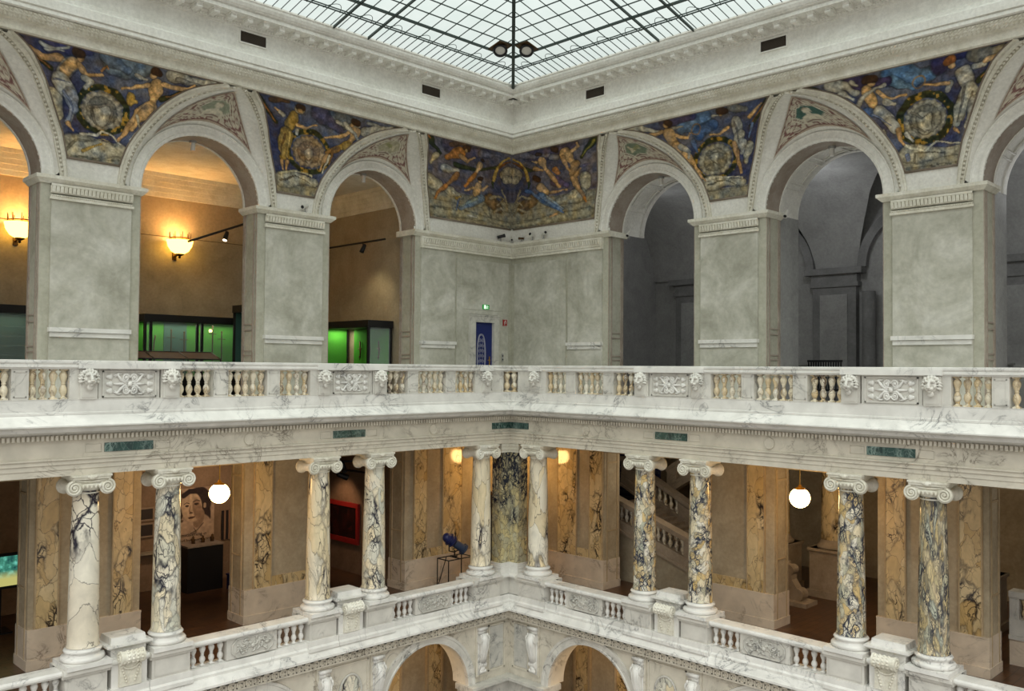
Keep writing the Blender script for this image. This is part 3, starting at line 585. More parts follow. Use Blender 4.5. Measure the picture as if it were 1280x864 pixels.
def upper_wall(S):
    w = MB(); st = MB()
    w.box(-TW, 4.145, -TW, 0, 0, ZS)
    for a, b in PIERS: w.box(a, b, -TW, 0, 0, ZS)
    struct('wall_'+SN[S], w, M['stucco_strip'], S)
    # proud stucco fields and frames
    for a, b in PIERS[:2]: st.box(a+.22, b-.22, 0, .045, 0, 4.7)
    st.box(PIERS[2][0]+.22, UEND, 0, .045, 0, 4.7)
    st.box(2.56, 3.93, 0, .045, 0, 4.7)
    if S == 'R':
        st.box(.16, 2.44, 0, .02, 0, 4.5); st.box(.42, 2.2, .02, .035, 0, 4.2)
    else:
        st.box(.16, .66, 0, .02, 0, 4.5); st.box(1.94, 2.46, 0, .02, 0, 4.5); st.box(.66, 1.94, 0, .02, 2.76, 4.5); st.box(.42, 2.22, .02, .035, 2.9, 4.2)
    st.build('wall_field_'+SN[S], M['stucco'], None, S, kind='structure')
    d = MB()
    for a, b in [(p[0]+.2, p[1]-.2) for p in PIERS[:2]]+[(PIERS[2][0]+.2, UEND), (2.54, 3.95)]:
        d.box(a, b, .0, .13, 1.74, 1.84); d.box(a+.03, b-.03, 0, .085, 1.63, 1.735)
    trim(d, M['marble_rail'], S)
    # jamb panels on the reveals
    j = MB()
    for e, sg in [(4.145, 1), (7.215, -1), (9.41, 1), (12.48, -1), (14.675, 1)]:
        def bar(g0, g1, z0, z1, pr=.03): j.box(min(e, e+sg*pr), max(e, e+sg*pr), g0, g1, z0, z1)
        bar(-.17, -.12, 0, 5.02); bar(-.64, -.59, 0, 5.02); bar(-.03, .0, 0, 5.02, .02)
        for z in (1.28, 1.4, 1.95, 2.1): bar(-.6, -.16, z, z+.03)
        bar(-.72, -.68, 0, 5.02, .02)
    trim(j, M['soffit'], S)
    # impost caps
    def cap(mb, a, b):
        mb.taper((a-.03, b+.03, -TW-.02, .05), (a-.12, b+.12, -TW-.05, .15), 5.03, 5.12); mb.box(a-.13, b+.13, -TW-.05, .16, 5.12, 5.2)
    for a, b in PIERS:
        c = MB(); cap(c, a, b); l, r = a+.2, b-.2
        c.box(l, r, .04, .075, 4.82, 5.03); c.box(l, r, .04, .10, 4.98, 5.03); c.box(l-.02, r+.02, .04, .10, 4.68, 4.74); c.box(l, r, .04, .085, 4.74, 4.78)
        n = int((r-l)/.085)
        for k in range(n):
            x = l+(k+.5)*(r-l)/n; c.taper((x-.034, x+.034, .07, .10), (x-.03, x+.03, .07, .13), 4.84, 4.97)
        m = n*2
        for k in range(m):
            x = l+(k+.5)*(r-l)/m; c.ball((x, .105, 4.755), (.016, .02, .018), 6, 4)
        trim(c, M['cream'], S)
    c = MB(); c.run([(0, 5.03), (.05, 5.03), (.15, 5.12), (.16, 5.12), (.16, 5.2), (-.2, 5.2), (-.2, 5.03)], 4.27)
    c.run([(0, 4.68), (.10, 4.68), (.10, 4.74), (.085, 4.74), (.085, 4.80), (.075, 4.80), (.075, 4.98), (.1, 4.98), (.1, 5.03), (0, 5.03)], 3.95)
    for k in range(42):
        x = .18+k*.089
        c.taper((x-.034, x+.034, .07, .10), (x-.03, x+.03, .07, .13), 4.84, 4.97); c.ball((x, .105, 4.765), (.018, .022, .02), 6, 4); c.ball((x+.045, .105, 4.765), (.018, .022, .02), 6, 4)
    c.box(4.14, 4.265, -TW-.05, -.201, 5.035, 5.198)
    trim(c, M['cream'], S)
    # arches
    so = MB()
    for uc in UA: arch_soffit(so, uc, HW, ZS, .0, -TW)
    struct('trim_soffit_'+SN[S], so, M['soffit'], S)
    for uc in UA:
        r = MB(); arch_ring(r, uc, ZS, [(HW, -.03), (HW, .05), (HW+.04, .07), (HW+.08, .07), (HW+.09, .045), (HW+.22, .045), (HW+.235, .07), (HW+.265, .07), (HW+.27, .0), (HW+.42, .0)])
        arch_ring(r, uc, ZS, [(HW-.02, -TW-.02), (HW-.02, -TW+.06), (HW+.01, -TW+.06)])
        trim(r, M['plaster'], S)
    # vaulted lunettes between arch and cove
    pn = MB()
    for uc in UA:
        def f(a, b):
            ph = a*180; d = ph if ph <= 90 else 180-ph; sg = -1 if ph <= 90 else 1
            t = math.radians(ph); g1, z1 = cove(d); R = HW+.27
            p0 = Vector((uc-R*math.cos(t), .0, ZS+R*math.sin(t))); p1 = Vector((uc+sg*wb(d), g1, z1))
            p = p0.lerp(p1, b); p.z += .10*math.sin(PI*b)*math.sin(t); return p
        pn.grid(60, 10, f)
    pn.build('ceiling_lunettes_'+SN[S], M['plaster'], None, S, kind='structure')
    # cove fields
    cv = MB(); N_ = 30
    def field(lo, hi):
        vs = [];
        for i in range(N_+1):
            d = 90*i/N_; g, z = cove(d); a, b = lo(d, g), hi(d, g)
            vs += [(a+(b-a)*k/8, g, z) for k in range(9)]
        cv.add(vs, [(i*9+k, i*9+k+1, (i+1)*9+k+1, (i+1)*9+k) for i in range(N_) for k in range(8)], True)
    field(lambda d, g: g, lambda d, g: max(g, UA[0]-wb(d)))
    for k in range(2): field(lambda d, g, k=k: UA[k]+wb(d), lambda d, g, k=k: UA[k+1]-wb(d))
    field(lambda d, g: UA[2]+wb(d), lambda d, g: UEND)
    cv.run([(0, 5.18), (0, 5.31)], 4.2, caps=False)
    for a, b in PIERS: cv.box(a, b, -.1, 0, 5.18, 5.31)
    cv.build('ceiling_cove_'+SN[S], M['plaster'], None, S, kind='structure')
    # moulded bands along the groins
    for uc in UA:
        b = MB()
        for sg in (-1, 1):
            vs = []; prof = [(0, 0), (.0, .07), (.10, .085), (.14, .05), (.38, .05), (.42, .10), (.74, .10), (.80, .05), (1, .04), (1, 0)]
            for i in range(41):
                d = 90*i/40
                for f_, o in prof:
                    w_ = wb(d)+(wm(d)-.02-wb(d))*f_; g, z = cove(d, o); vs.append((uc+sg*max(w_, 0), g, z))
            vs = [(q_[0], q_[1], 5.19) for q_ in vs[:len(prof)]]+vs
            m = len(prof); b.add(vs, [(i*m+k, i*m+k+1, (i+1)*m+k+1, (i+1)*m+k) for i in range(41) for k in range(m-1)])
            s_ = .06
            while s_ < float(_S[-1])-.05:
                d = float(np.interp(s_, _S, _t)); w_ = wb(d)+(wm(d)-wb(d))*.25; g, z = cove(d, .075)
                b.ball((uc+sg*w_, g, z), .036, 7, 5); s_ += .10
        trim(b, M['cream'], S)
    # plate behind the cove, facing the room
    bk = MB()
    edges = [3.4, 8.3125, 13.5775, 18.85]
    for k, uc in enumerate(UA): arch_plate(bk, edges[k], edges[k+1], ZS, 7.3, uc, HW, ZS, -TW+.01)
    bk.build('wall_inner_'+SN[S], M['beige_wall'] if S == 'L' else M['grey_room'], None, S, kind='structure')
    # main cornice
    k = MB()
    k.run([(1.88, 7.58), (1.95, 7.6), (1.95, 7.76), (1.97, 7.78)], UEND)
    trim(k, M['cream'], S)
    k = MB(); k.run([(1.97, 7.78), (2.05, 7.79), (2.12, 7.82), (2.165, 7.86), (2.18, 7.9), (2.185, 7.945), (1.97, 7.95)], UEND, smooth=False)
    x = 2.2; j_ = 0
    while x < 17.5:   # leaf torus: slanting leaves bound by ribbons
        for zz, gg, sl in ((7.80, 2.085, .05), (7.845, 2.145, .05), (7.89, 2.175, .05)):
            k.tube([(x, gg-.02, zz-.012), (x+.05, gg+.012, zz+.02), (x+.1, gg+.008, zz+.05)], [.016, .03, .012], 5)
        x += .085; j_ += 1
    trim(k, M['cream'], S)
    k = MB(); k.run([(2.1, 7.95), (2.23, 7.955), (2.27, 7.97), (2.275, 8.03), (2.24, 8.04), (2.24, 8.06), (2.29, 8.07), (2.30, 8.24), (2.28, 8.25), (2.25, 8.29), (2.22, 8.30), (2.22, 8.36), (2.17, 8.38), (2.12, 8.43), (1.9, 8.43), (1.9, 7.95)], UEND)
    trim(k, M['plaster'], S)
    k = MB(); k.run([(2.12, 8.4), (2.12, 8.9), (1.9, 8.9)], UEND, caps=False)
    struct('wall_frieze_'+SN[S], k, M['plaster'], S)
    k = MB(); k.run([(2.12, 8.88), (2.15, 8.88), (2.15, 8.92), (2.19, 8.98), (2.22, 8.98), (2.22, 9.05), (2.56, 9.05), (2.56, 9.13), (2.53, 9.13), (2.55, 9.15), (2.60, 9.17), (2.61, 9.2), (2.63, 9.2), (2.67, 9.27), (2.675, 9.33), (2.70, 9.34), (2.70, 9.38), (2.0, 9.4), (2.0, 8.88)], UEND)
    x = 2.3
    while x < 17.5: k.ball((x, 2.178, 8.945), (.026, .03, .035), 6, 4); x += .075
    x = 2.44
    while x < 17.5:
        k.taper((x-.065, x+.065, 2.2, 2.34), (x-.07, x+.07, 2.2, 2.5), 8.93, 8.99); k.box(x-.07, x+.07, 2.2, 2.5, 8.99, 9.02); k.box(x-.085, x+.085, 2.2, 2.525, 9.02, 9.052)
        k.cyl((x-.07, 2.45, 8.96), (x+.07, 2.45, 8.96), .045, 10); x += .41
    trim(k, M['plaster'], S)
for S in 'LR': upper_wall(S)

# ------------------------------------------------------------------ skylight (hipped, low pitch)
ZR, TS, GR = 9.36, .245, 2.66
sky = lambda g: ZR+TS*(g-GR)
gm, nt, bb = newmat('lit_frosted_skylight', .4)     # frosted panes: daylight from above comes through, and the frosting glows
fz = noise(nt, pos(nt), 1.6, 3); cc = ramp(nt, fz, [(.3, lin((176, 196, 188))), (.7, lin((214, 222, 217)))])
em = N(nt, 'ShaderNodeEmission'); nt.links.new(cc, em.inputs['Color']); em.inputs['Strength'].default_value = SKY_E
tr = N(nt, 'ShaderNodeBsdfTransparent'); tr.inputs['Color'].default_value = (.74, .81, .785, 1)
ads = N(nt, 'ShaderNodeAddShader'); nt.links.new(em.outputs[0], ads.inputs[0]); nt.links.new(tr.outputs[0], ads.inputs[1]); nt.links.new(ads.outputs[0], nt.nodes['Material Output'].inputs['Surface'])
M['skyglass'] = gm
GI = 22.0
def skylight(S):
    root = MB(); root.run([(GR, sky(GR)+.02), (GI, sky(GI)+.02)], 24, caps=False)
    w = root.build('window_1' if S == 'L' else 'window_2', M['skyglass'], None, S, kind='structure')
    def bar_u(mb, g, wd, hd): mb.run([(g-wd/2, sky(g)-hd), (g+wd/2, sky(g)-hd), (g+wd/2, sky(g)+.02), (g-wd/2, sky(g)+.02)], 22)
    def bar_g(mb, u, g0, g1, wd, hd):
        g1 = min(g1, u)
        if g1 <= g0: return
        mb.add([(u+s*wd/2, g, sky(g)+h) for g in (g0, g1) for s in (-1, 1) for h in (-hd, .015)], [(0, 1, 3, 2), (4, 6, 7, 5), (0, 2, 6, 4), (1, 5, 7, 3), (0, 4, 5, 1), (2, 3, 7, 6)])
    t = MB(); G1, G2 = 3.26, 3.80
    bar_u(t, G1, .014, .012); bar_u(t, G1+.07, .009, .01)
    for k in range(1, 18): bar_u(t, G2+.455*k, .012, .01)
    u = 2.66+.225
    i = 0
    while u < 18:
        bar_g(t, u, GR, G1, .008, .008)
        if i % 2 == 1: bar_g(t, u, G1, 11.5, .011, .01)
        u += .2275; i += 1
    u = 3.7
    while u < 17:     # festoon bars
        pts = [(u+.46*k/12, G1+.03+.24*math.sin(PI*(k/12)**.8), 0) for k in range(13)]
        pts = [(a, b, sky(b)-.02) for a, b, _ in pts]; t.tube(pts, .008, 5); t.ball(pts[0], .026, 6, 4); t.ball(pts[-1], .026, 6, 4); u += .91
    t.build('glazing_bars', M['dark_iron'], w, S)
    b = MB(); bar_u(b, G2, .05, .04)
    for u in (7.9, 8.93, 13.15, 14.18): bar_g(b, u, GR, 11.5, .045, .04)
    b.build('purlins', M['dark_iron'], w, S)
    r = MB(); r.run([(GR-.06, sky(GR)-.02), (GR+.02, sky(GR)-.02), (GR+.02, sky(GR)+.03), (GR-.06, sky(GR)+.03)], UEND); r.build('window_frame', M['plaster'], w, S)
    return w
wl = skylight('L'); skylight('R')
h = MB(); n = Vector((1, -1, 0)).normalized()*.045
for g0, g1 in ((GR-.02, GI),):
    vs = []
    for g in (g0, g1):
        for s in (-1, 1):
            for dz in (-.11, .0): vs.append((g+s*n.x, g+s*n.y, sky(g)+dz))
    h.add(vs, [(0, 1, 3, 2), (4, 6, 7, 5), (0, 2, 6, 4), (1, 5, 7, 3), (0, 4, 5, 1), (2, 3, 7, 6)])
struct('window_hip_rib', h, M['dark_iron'], 'L', wl)

# ------------------------------------------------------------------ galleries, slabs, entablature
ZF = -5.62
ENT = [(2.3, -1.15), (2.78, -1.15), (2.78, -1.03), (2.80, -1.02), (2.80, -.93), (2.83, -.92), (2.83, -.86), (2.87, -.83), (2.87, -.81), (2.76, -.79), (2.76, -.46), (2.80, -.45), (2.80, -.35)]
COR = [(2.80, -.35), (2.86, -.33), (2.95, -.30), (3.05, -.28), (3.09, -.22), (3.16, -.19), (3.21, -.17), (3.21, -.145), (2.96, .045), (2.3, .045), (2.3, -.35)]
def galleries(S):
    e = MB(); e.run(ENT+[(2.3, -.35)], UEND); trim(e, M['marble_frieze'], S)
    c = MB(); c.run(COR, UEND); trim(c, M['marble_rail'], S)
    d = MB(); x = 2.9
    while x < 17.3: d.box(x, x+.05, 2.78, 2.865, -.45, -.36); x += .085
    trim(d, M['marble_frieze'], S)
    f = MB(); f.run([(-TW-6, 0), (2.9, 0), (2.9, -.3), (2.4, -.3), (2.4, -1.1), (-TW-6, -1.1)], UEND); f.build('floor_upper_gallery_'+SN[S], M['plaster'], None, S, kind='structure')
    f = MB(); f.run([(-TW, -1.1), (2.5, -1.1), (2.5, -1.16), (-TW, -1.16)], UEND, caps=False); f.build('ceiling_lower_gallery_'+SN[S], M['brown_strip'], None, S, kind='structure')
    f = MB(); f.run([(-9, ZF), (2.5, ZF), (2.5, -5.95), (-9, -5.95)], UEND); f.build('floor_lower_gallery_'+SN[S], M['floor_wood'], None, S, kind='structure')
    # lower back wall
    E0 = 4.435 if S == 'L' else 4.04
    LP = [(-TW, E0), (7.1, 9.65), (12.32, 14.75), (17.5, UEND)]
    w = MB()
    for a, b in LP: w.box(a, b, -TW, 0, ZF, -1.12)
    for a, b in zip(LP[:-1], LP[1:]): w.box(a[1]-.02, b[0]+.02, -TW, -.01, -1.5, -1.12)
    struct('wall_lower_'+SN[S], w, M['brown'], S)
    da = MB()
    for a, b in LP:
        a = max(a, 0.06)
        da.box(a-.015 if a > .1 else a, b+.015, -TW-.02, .06, ZF, -4.75); da.box(a-.035 if a > .1 else a, b+.035, -TW-.03, .085, ZF, -5.4); da.box(a-.02 if a > .1 else a, b+.02, 0, .068, -4.79, -4.745)
    da.build('baseboard_'+SN[S], M['marble_dado'], None, S, kind='structure')
    p = MB(); q = MB()
    ST = [(8.9, 9.37), (7.32, 7.75), (14.16, 14.6), (12.53, 12.96), (3.62, 4.09) if S == 'L' else (3.5, 3.98), (2.2, 2.95)]
    for a, b in ST: p.box(a, b, 0, .05, -4.75, -1.12); q.box(a-.03, a, 0, .06, -4.75, -1.12); q.box(b, b+.03, 0, .06, -4.75, -1.12)
    p.box(1.0, 1.3, 0, .04, -4.75, -1.12)
    p.box(2.95, 3.5 if S == 'R' else 3.62, 0, .03, -4.75, -4.5); p.box(7.75, 8.9, 0, .03, -4.75, -4.5)
    trim(p, M['br_wall'], S); trim(q, M['brown_strip'], S)
    j = MB()
    for e_, sg in [(E0, 1), (9.65, 1), (14.75, 1), (7.1, -1), (12.32, -1)]:
        for g0, g1, z0, z1 in ((-.14, -.1, ZF, -1.5), (-.62, -.58, ZF, -1.5), (-.6, -.12, -3.9, -3.86), (-.6, -.12, -1.85, -1.8)):
            j.box(min(e_, e_+sg*.025), max(e_, e_+sg*.025), g0, g1, z0, z1)
    trim(j, M['brown_strip'], S)
    # ledge, key-pattern frieze and wall under the lower gallery
    l = MB(); l.run([(2.2, -5.95), (2.86, -5.95), (2.90, -5.92), (2.97, -5.91), (2.97, -5.86), (2.94, -5.84), (2.85, -5.72), (2.2, -5.72)], UEND); trim(l, M['marble_rail'], S)
    l = MB(); l.run([(2.3, -6.18), (2.80, -6.18), (2.80, -5.94), (2.3, -5.94)], UEND)
    x = 2.95
    while x < 13:
        y = 2.80; zb = -6.13
        def seg(a, b, c_, d_): l.box(x+a, x+b, y, y+.025, zb+c_, zb+d_)
        seg(0, .19, .13, .155); seg(.165, .19, .0, .155); seg(.05, .19, 0, .025); seg(.05, .075, 0, .1); seg(.05, .13, .08, .1); seg(0, .025, 0, .155)
        x += .215
    trim(l, M['marble_frieze'], S)
    w = MB(); ed = [2.1, 8.3125, 13.5775]
    for k in range(2):
        arch_plate(w, ed[k] if k else 2.62, ed[k+1], -9.6, -6.1, UA[k], 1.47, -7.83, 2.62)
    struct('wall_ground_'+SN[S], w, M['marble_frieze'], S)
    so = MB()
    for k in range(2): arch_soffit(so, UA[k], 1.47, -7.83, 2.62, 2.0)
    struct('trim_ground_soffit_'+SN[S], so, M['marble_frieze'], S)
    for k in range(2):
        r = MB(); arch_ring(r, UA[k], -7.83, [(1.45, 2.55), (1.45, 2.67), (1.5, 2.68), (1.52, 2.66), (1.62, 2.66), (1.64, 2.69), (1.70, 2.69), (1.71, 2.62)]); trim(r, M['marble'], S)
    lg = MB(); lg.run([(2.2, -7.98), (2.75, -7.98), (2.8, -7.92), (2.93, -7.9), (2.93, -7.82), (2.2, -7.82)], 4.3); lg.run([(2.2, -8.6), (2.72, -8.6), (2.72, -7.98), (2.2, -7.98)], 4.22)
    lg.box(7.1, 9.5, 2.2, 2.93, -7.98, -7.82); trim(lg, M['marble_grey'], S)
    fr = MB()
    def frame(a, b, z0, z1, t=.04, o=.03):
        fr.box(a, b, 2.62, 2.62+o, z0, z0+t); fr.box(a, b, 2.62, 2.62+o, z1-t, z1); fr.box(a, a+t, 2.62, 2.62+o, z0, z1); fr.box(b-t, b, 2.62, 2.62+o, z0, z1)
    frame(2.8, 3.45, -7.6, -6.3); frame(7.62, 8.75, -7.7, -6.3, .03)
    trim(fr, M['marble_frieze'], S)
    pn = MB(); pn.box(2.86, 3.39, 2.6, 2.635, -7.54, -6.36); trim(pn, M['marble_grey'], S)
    # hall seen through the ground arches
    b = MB(); b.run([(-.5, -9.6), (0, -9.6), (0, -6.0), (-.5, -6.0)], UEND, caps=False)
    struct('wall_ground_hall_'+SN[S], b, M['brown'], S)
    b = MB()
    for a in (3.0, 4.6, 6.0, 7.4, 9.2): b.box(a, a+.5, 0, .06, -9.6, -7.05)
    b.run([(0, -6.9), (.06, -6.9), (.1, -6.84), (.1, -6.7), (0, -6.7)], UEND); trim(b, M['br_wall'], S)
    b = MB()
    for a in (3.0, 4.6, 6.0, 7.4, 9.2): b.box(a-.08, a, 0, .09, -9.6, -7.0); b.box(a+.5, a+.58, 0, .09, -9.6, -7.0); b.box(a-.1, a+.6, 0, .1, -7.05, -6.9)
    trim(b, M['brown_strip'], S)
    b = MB(); b.run([(-1, -9.6), (2.7, -9.6)], UEND, caps=False); b.build('floor_ground_hall_'+SN[S], M['floor_wood'], None, S, kind='structure')
for S in 'LR': galleries(S)

# ------------------------------------------------------------------ rooms behind the arches
def box_room(name, S, u0, u1, g0, g1, z0, z1, wallm, ceilm, floorm=None):
    b = MB(); zf = z0; z0 = z0-.04
    b.add([(u0, g0, z0), (u1, g0, z0), (u1, g0, z1), (u0, g0, z1)], [(0, 1, 2, 3)])
    b.add([(u0, g0, z0), (u0, g1, z0), (u0, g1, z1), (u0, g0, z1)], [(0, 1, 2, 3)])
    b.add([(u1, g0, z0), (u1, g1, z0), (u1, g1, z1), (u1, g0, z1)], [(0, 1, 2, 3)])
    b.build('wall_'+name, wallm, None, S, kind='structure')
    c = MB(); c.add([(u0, g0, z1), (u1, g0, z1), (u1, g1, z1), (u0, g1, z1)], [(0, 1, 2, 3)]); c.build('ceiling_'+name, ceilm, None, S, kind='structure')
    if floorm:
        c = MB(); c.add([(u0, g0, zf), (u1, g0, zf), (u1, g1, zf), (u0, g1, zf)], [(0, 1, 2, 3)]); c.build('floor_'+name, floorm, None, S, kind='structure')
box_room('display_room', 'L', 4.0, UEND, -5.1, -TW, 0.01, 6.77, M['beige_wall'], M['cream'], M['floor_wood'])
t = MB()   # stepped room cornice
for i, (g, z) in enumerate([(.03, 6.05), (.05, 6.2), (.07, 6.35), (.09, 6.5), (.12, 6.65)]):
    t.box(4.0, UEND, -5.1, -5.1+g, z, z+.15); t.box(4.0, 4.0+g, -5.1, -TW, z, z+.15)
trim(t, M['cream'], 'L')
# vaulted room on the right
box_room('vaulted_room', 'R', 1.2, UEND, -6.5, -TW, 0.01, 7.2, M['grey_room'], M['grey_room'], M['floor_wood'])
v = MB()
def vcove(d): t_ = math.radians(d); return -6.4+2.6*(1-math.cos(t_)), 4.3+2.6*math.sin(t_)
for k in range(-1, 3):
    vs = []
    for i in range(25):
        d = 90*i/24; g, z = vcove(d); a = UA[k]+wb(d)*1.02 if k >= 0 else 1.2; b = UA[k+1]-wb(d)*1.02 if k < 2 else UEND
        vs += [(a+(b-a)*q/6, g, z) for q in range(7)]
    v.add(vs, [(i*7+q, i*7+q+1, (i+1)*7+q+1, (i+1)*7+q) for i in range(24) for q in range(6)], True)
v.add([(1.2, -3.8, 6.9), (UEND, -3.8, 6.9), (UEND, -TW, 6.9), (1.2, -TW, 6.9)], [(0, 1, 2, 3)])
v.build('ceiling_vault', M['grey_room'], None, 'R', kind='structure')
v = MB()
pl_ = MB()
for uc in UA: arch_ring(v, uc, 4.3, [(1.62, -6.48), (1.62, -6.3), (1.9, -6.3), (1.9, -6.48)])
for c_ in (3.0, 8.3125, 13.5775):
    v.box(c_-.72, c_+.72, -6.5, -6.25, 0, 3.7); pl_.box(c_-.45, c_+.45, -6.26, -6.2, .3, 3.45)
    v.box(c_-.8, c_+.8, -6.5, -6.2, 3.7, 3.85); v.box(c_-.76, c_+.76, -6.5, -6.22, 3.85, 4.1); v.box(c_-.95, c_+.95, -6.5, -6.1, 4.1, 4.3)
    v.cyl((c_+1.15, -6.2, 0), (c_+1.15, -6.2, 3.5), .2, 14)
trim(v, stucco('dim_grey_stone', (122, 122, 121), (132, 132, 131), (142, 142, 141), 1.5, .05), 'R')
trim(pl_, M['grey_room'], 'R')
v = MB()    # panelled barrels behind the right arches
for uc in UA:
    arch_soffit(v, uc, HW+.12, ZS, -TW-.02, -1.9)
    for gA, gB in ((-TW-.02, -.85), (-1.72, -1.9)):
        arch_soffit(v, uc, HW+.08, ZS, gA, gB)
    for k in range(1, 6):
        a = PI*k/6
        for s in (-.05, .05):
            c0 = (uc-(HW+.1)*math.cos(a+s), ZS+(HW+.1)*math.sin(a+s)); v.cyl((c0[0], -.8, c0[1]), (c0[0], -1.8, c0[1]), .025, 6)
        for gA in (-.98, -1.6):
            P = [(uc-(HW+.1)*math.cos(a+PI/6*q), gA, ZS+(HW+.1)*math.sin(a+PI/6*q)) for q in np.linspace(.12, .88, 8)] if k < 5 else None
            if P: v.tube(P, .022, 5)
v.build('ceiling_coffered_barrels', M['plaster'], None, 'R', kind='structure')
v = MB()
for a, b in PIERS[:2]: v.box(a+.1, b-.1, -1.95, -TW, 0, ZS)
struct('wall_barrel_piers', v, M['grey_room'], 'R')
# lower rooms
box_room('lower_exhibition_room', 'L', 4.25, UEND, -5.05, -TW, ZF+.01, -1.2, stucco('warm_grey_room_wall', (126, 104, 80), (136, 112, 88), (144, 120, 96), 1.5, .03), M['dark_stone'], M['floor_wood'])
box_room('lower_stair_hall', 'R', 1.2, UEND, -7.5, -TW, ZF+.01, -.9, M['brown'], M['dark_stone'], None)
# ------------------------------------------------------------------ painting of murals (their own design, as vertex colours)
rng = np.random.default_rng(3)
_L = [rng.random((64, 64)) for _ in range(4)]
def vnoise(x, y, s, o=0):
    x = np.asarray(x)*s+17.3+o*7.7; y = np.asarray(y)*s+9.1+o*3.3; i = np.floor(x).astype(int); j = np.floor(y).astype(int); fx, fy = x-i, y-j
    fx = fx*fx*(3-2*fx); fy = fy*fy*(3-2*fy); T = _L[o % 4]; g = lambda a, b: T[a % 64, b % 64]
    return (g(i, j)*(1-fx)+g(i+1, j)*fx)*(1-fy)+(g(i, j+1)*(1-fx)+g(i+1, j+1)*fx)*fy
def fbm(x, y, s, o=0): return .55*vnoise(x, y, s, o)+.3*vnoise(x, y, s*2.1, o+1)+.15*vnoise(x, y, s*4.3, o+2)
def segdist(X, Y, pts):
    d = np.full(X.shape, 9.)
    if len(pts) == 1: pts = pts*2
    for (x0, y0), (x1, y1) in zip(pts[:-1], pts[1:]):
        dx, dy = x1-x0, y1-y0; l = dx*dx+dy*dy+1e-9; t = np.clip(((X-x0)*dx+(Y-y0)*dy)/l, 0, 1)
        d = np.minimum(d, np.hypot(X-x0-t*dx, Y-y0-t*dy))
    return d
def over(C, col, m): return C*(1-m[:, None])+np.asarray(col, float).reshape(-1, 3)*m[:, None]
def chaindist(X, Y, pts, w):
    """distance over half-width along a limb that tapers to its end"""
    if len(pts) == 1: pts = pts*2
    n = len(pts)-1; best = np.full(X.shape, 9.)
    for i, ((x0, y0), (x1, y1)) in enumerate(zip(pts[:-1], pts[1:])):
        dx, dy = x1-x0, y1-y0; t = np.clip(((X-x0)*dx+(Y-y0)*dy)/(dx*dx+dy*dy+1e-9), 0, 1); s = (i+t)/n
        hw = w/2*(1.06-.45*s+.16*np.sin(PI*2*s)) if n*np.hypot(dx, dy) > w*1.3 else w/2*(1-.12*s)
        best = np.minimum(best, np.hypot(X-x0-t*dx, Y-y0-t*dy)/hw)
    return best
def paint(X, Y, items, ground, lower=None):
    C = np.tile(np.array(ground[0], float), (len(X), 1))
    f = np.clip((fbm(X, Y, 1.6)-.35)*3, 0, 1); C = over(C, ground[1], f*.75)
    if lower is not None:
        m = np.clip((lower[0]-Y)/.05, 0, 1); C = over(C, lower[1], m)
        q = (np.abs((Y*3.2) % 1-.5) > .46) & (m > .5); C[q] *= .8
    nx = (vnoise(X, Y, 6, 1)-.5)*.05; ny = (vnoise(X, Y, 6, 2)-.5)*.05; x, y = X+nx, Y+ny
    fine = vnoise(X, Y, 16, 3)
    for kind, col, w, pts in items:
        col = np.array(col, float)
        if kind == 'c':
            d = chaindist(x, y, list(pts), w); m = np.clip((1-d)*6+.5, 0, 1); o = np.clip((1.22-d)*5, 0, 1)*(1-m)
            C = C*(1-.45*o[:, None]); sh = (1.12-.32*np.clip(d, 0, 1)**2+(fine-.5)*.34)
            C = over(C, col[None, :]*sh[:, None], m)
        else:
            cx, cy = pts[0]; r = math.hypot(pts[1][0]-cx, pts[1][1]-cy)*.93; d = np.hypot(x-cx, y-cy); a = np.arctan2(y-cy, x-cx)
            if kind == 'd':
                rr = r*(1+.035*np.cos(a*18)); m = np.clip((rr-d)*50, 0, 1); sh = .94+.12*np.cos(a*18)*np.clip(d/r, 0, 1)**2-.25*np.exp(-((d-r*.97)/.03)**2)+(fine-.5)*.2
                C = over(C, col[None, :]*sh[:, None], m)
            else:
                m = np.clip((w/2-np.abs(d-r))*40+.3, 0, 1)
                leaf = vnoise(X, Y, 14, 0); c2 = np.where(leaf[:, None] > .68, np.array([[168, 132, 54]]), col[None, :]*(.6+.9*leaf[:, None])) if kind == 'r' else np.tile(col, (len(X), 1))
                C = over(C, c2, m)
    C *= (.97+.55*(fbm(X, Y, 11, 2)-.5)+.3*(vnoise(X, Y, 34, 1)-.5))[:, None]; tint = (vnoise(X, Y, 7, 3)-.5)[:, None]; C += tint*np.array([[30, 10, -22]])
    C = np.clip(C, 0, 255)/255
    lc = np.where(C <= .04045, C/12.92, ((C+.055)/1.055)**2.4)
    return np.concatenate([lc, np.ones((len(X), 1))], 1)
SKYC = ((66, 66, 92), (112, 120, 134))
VIEWK = {13.578: (.36, .94), 8.312: (.61, .86), 0: (.86, .75)}
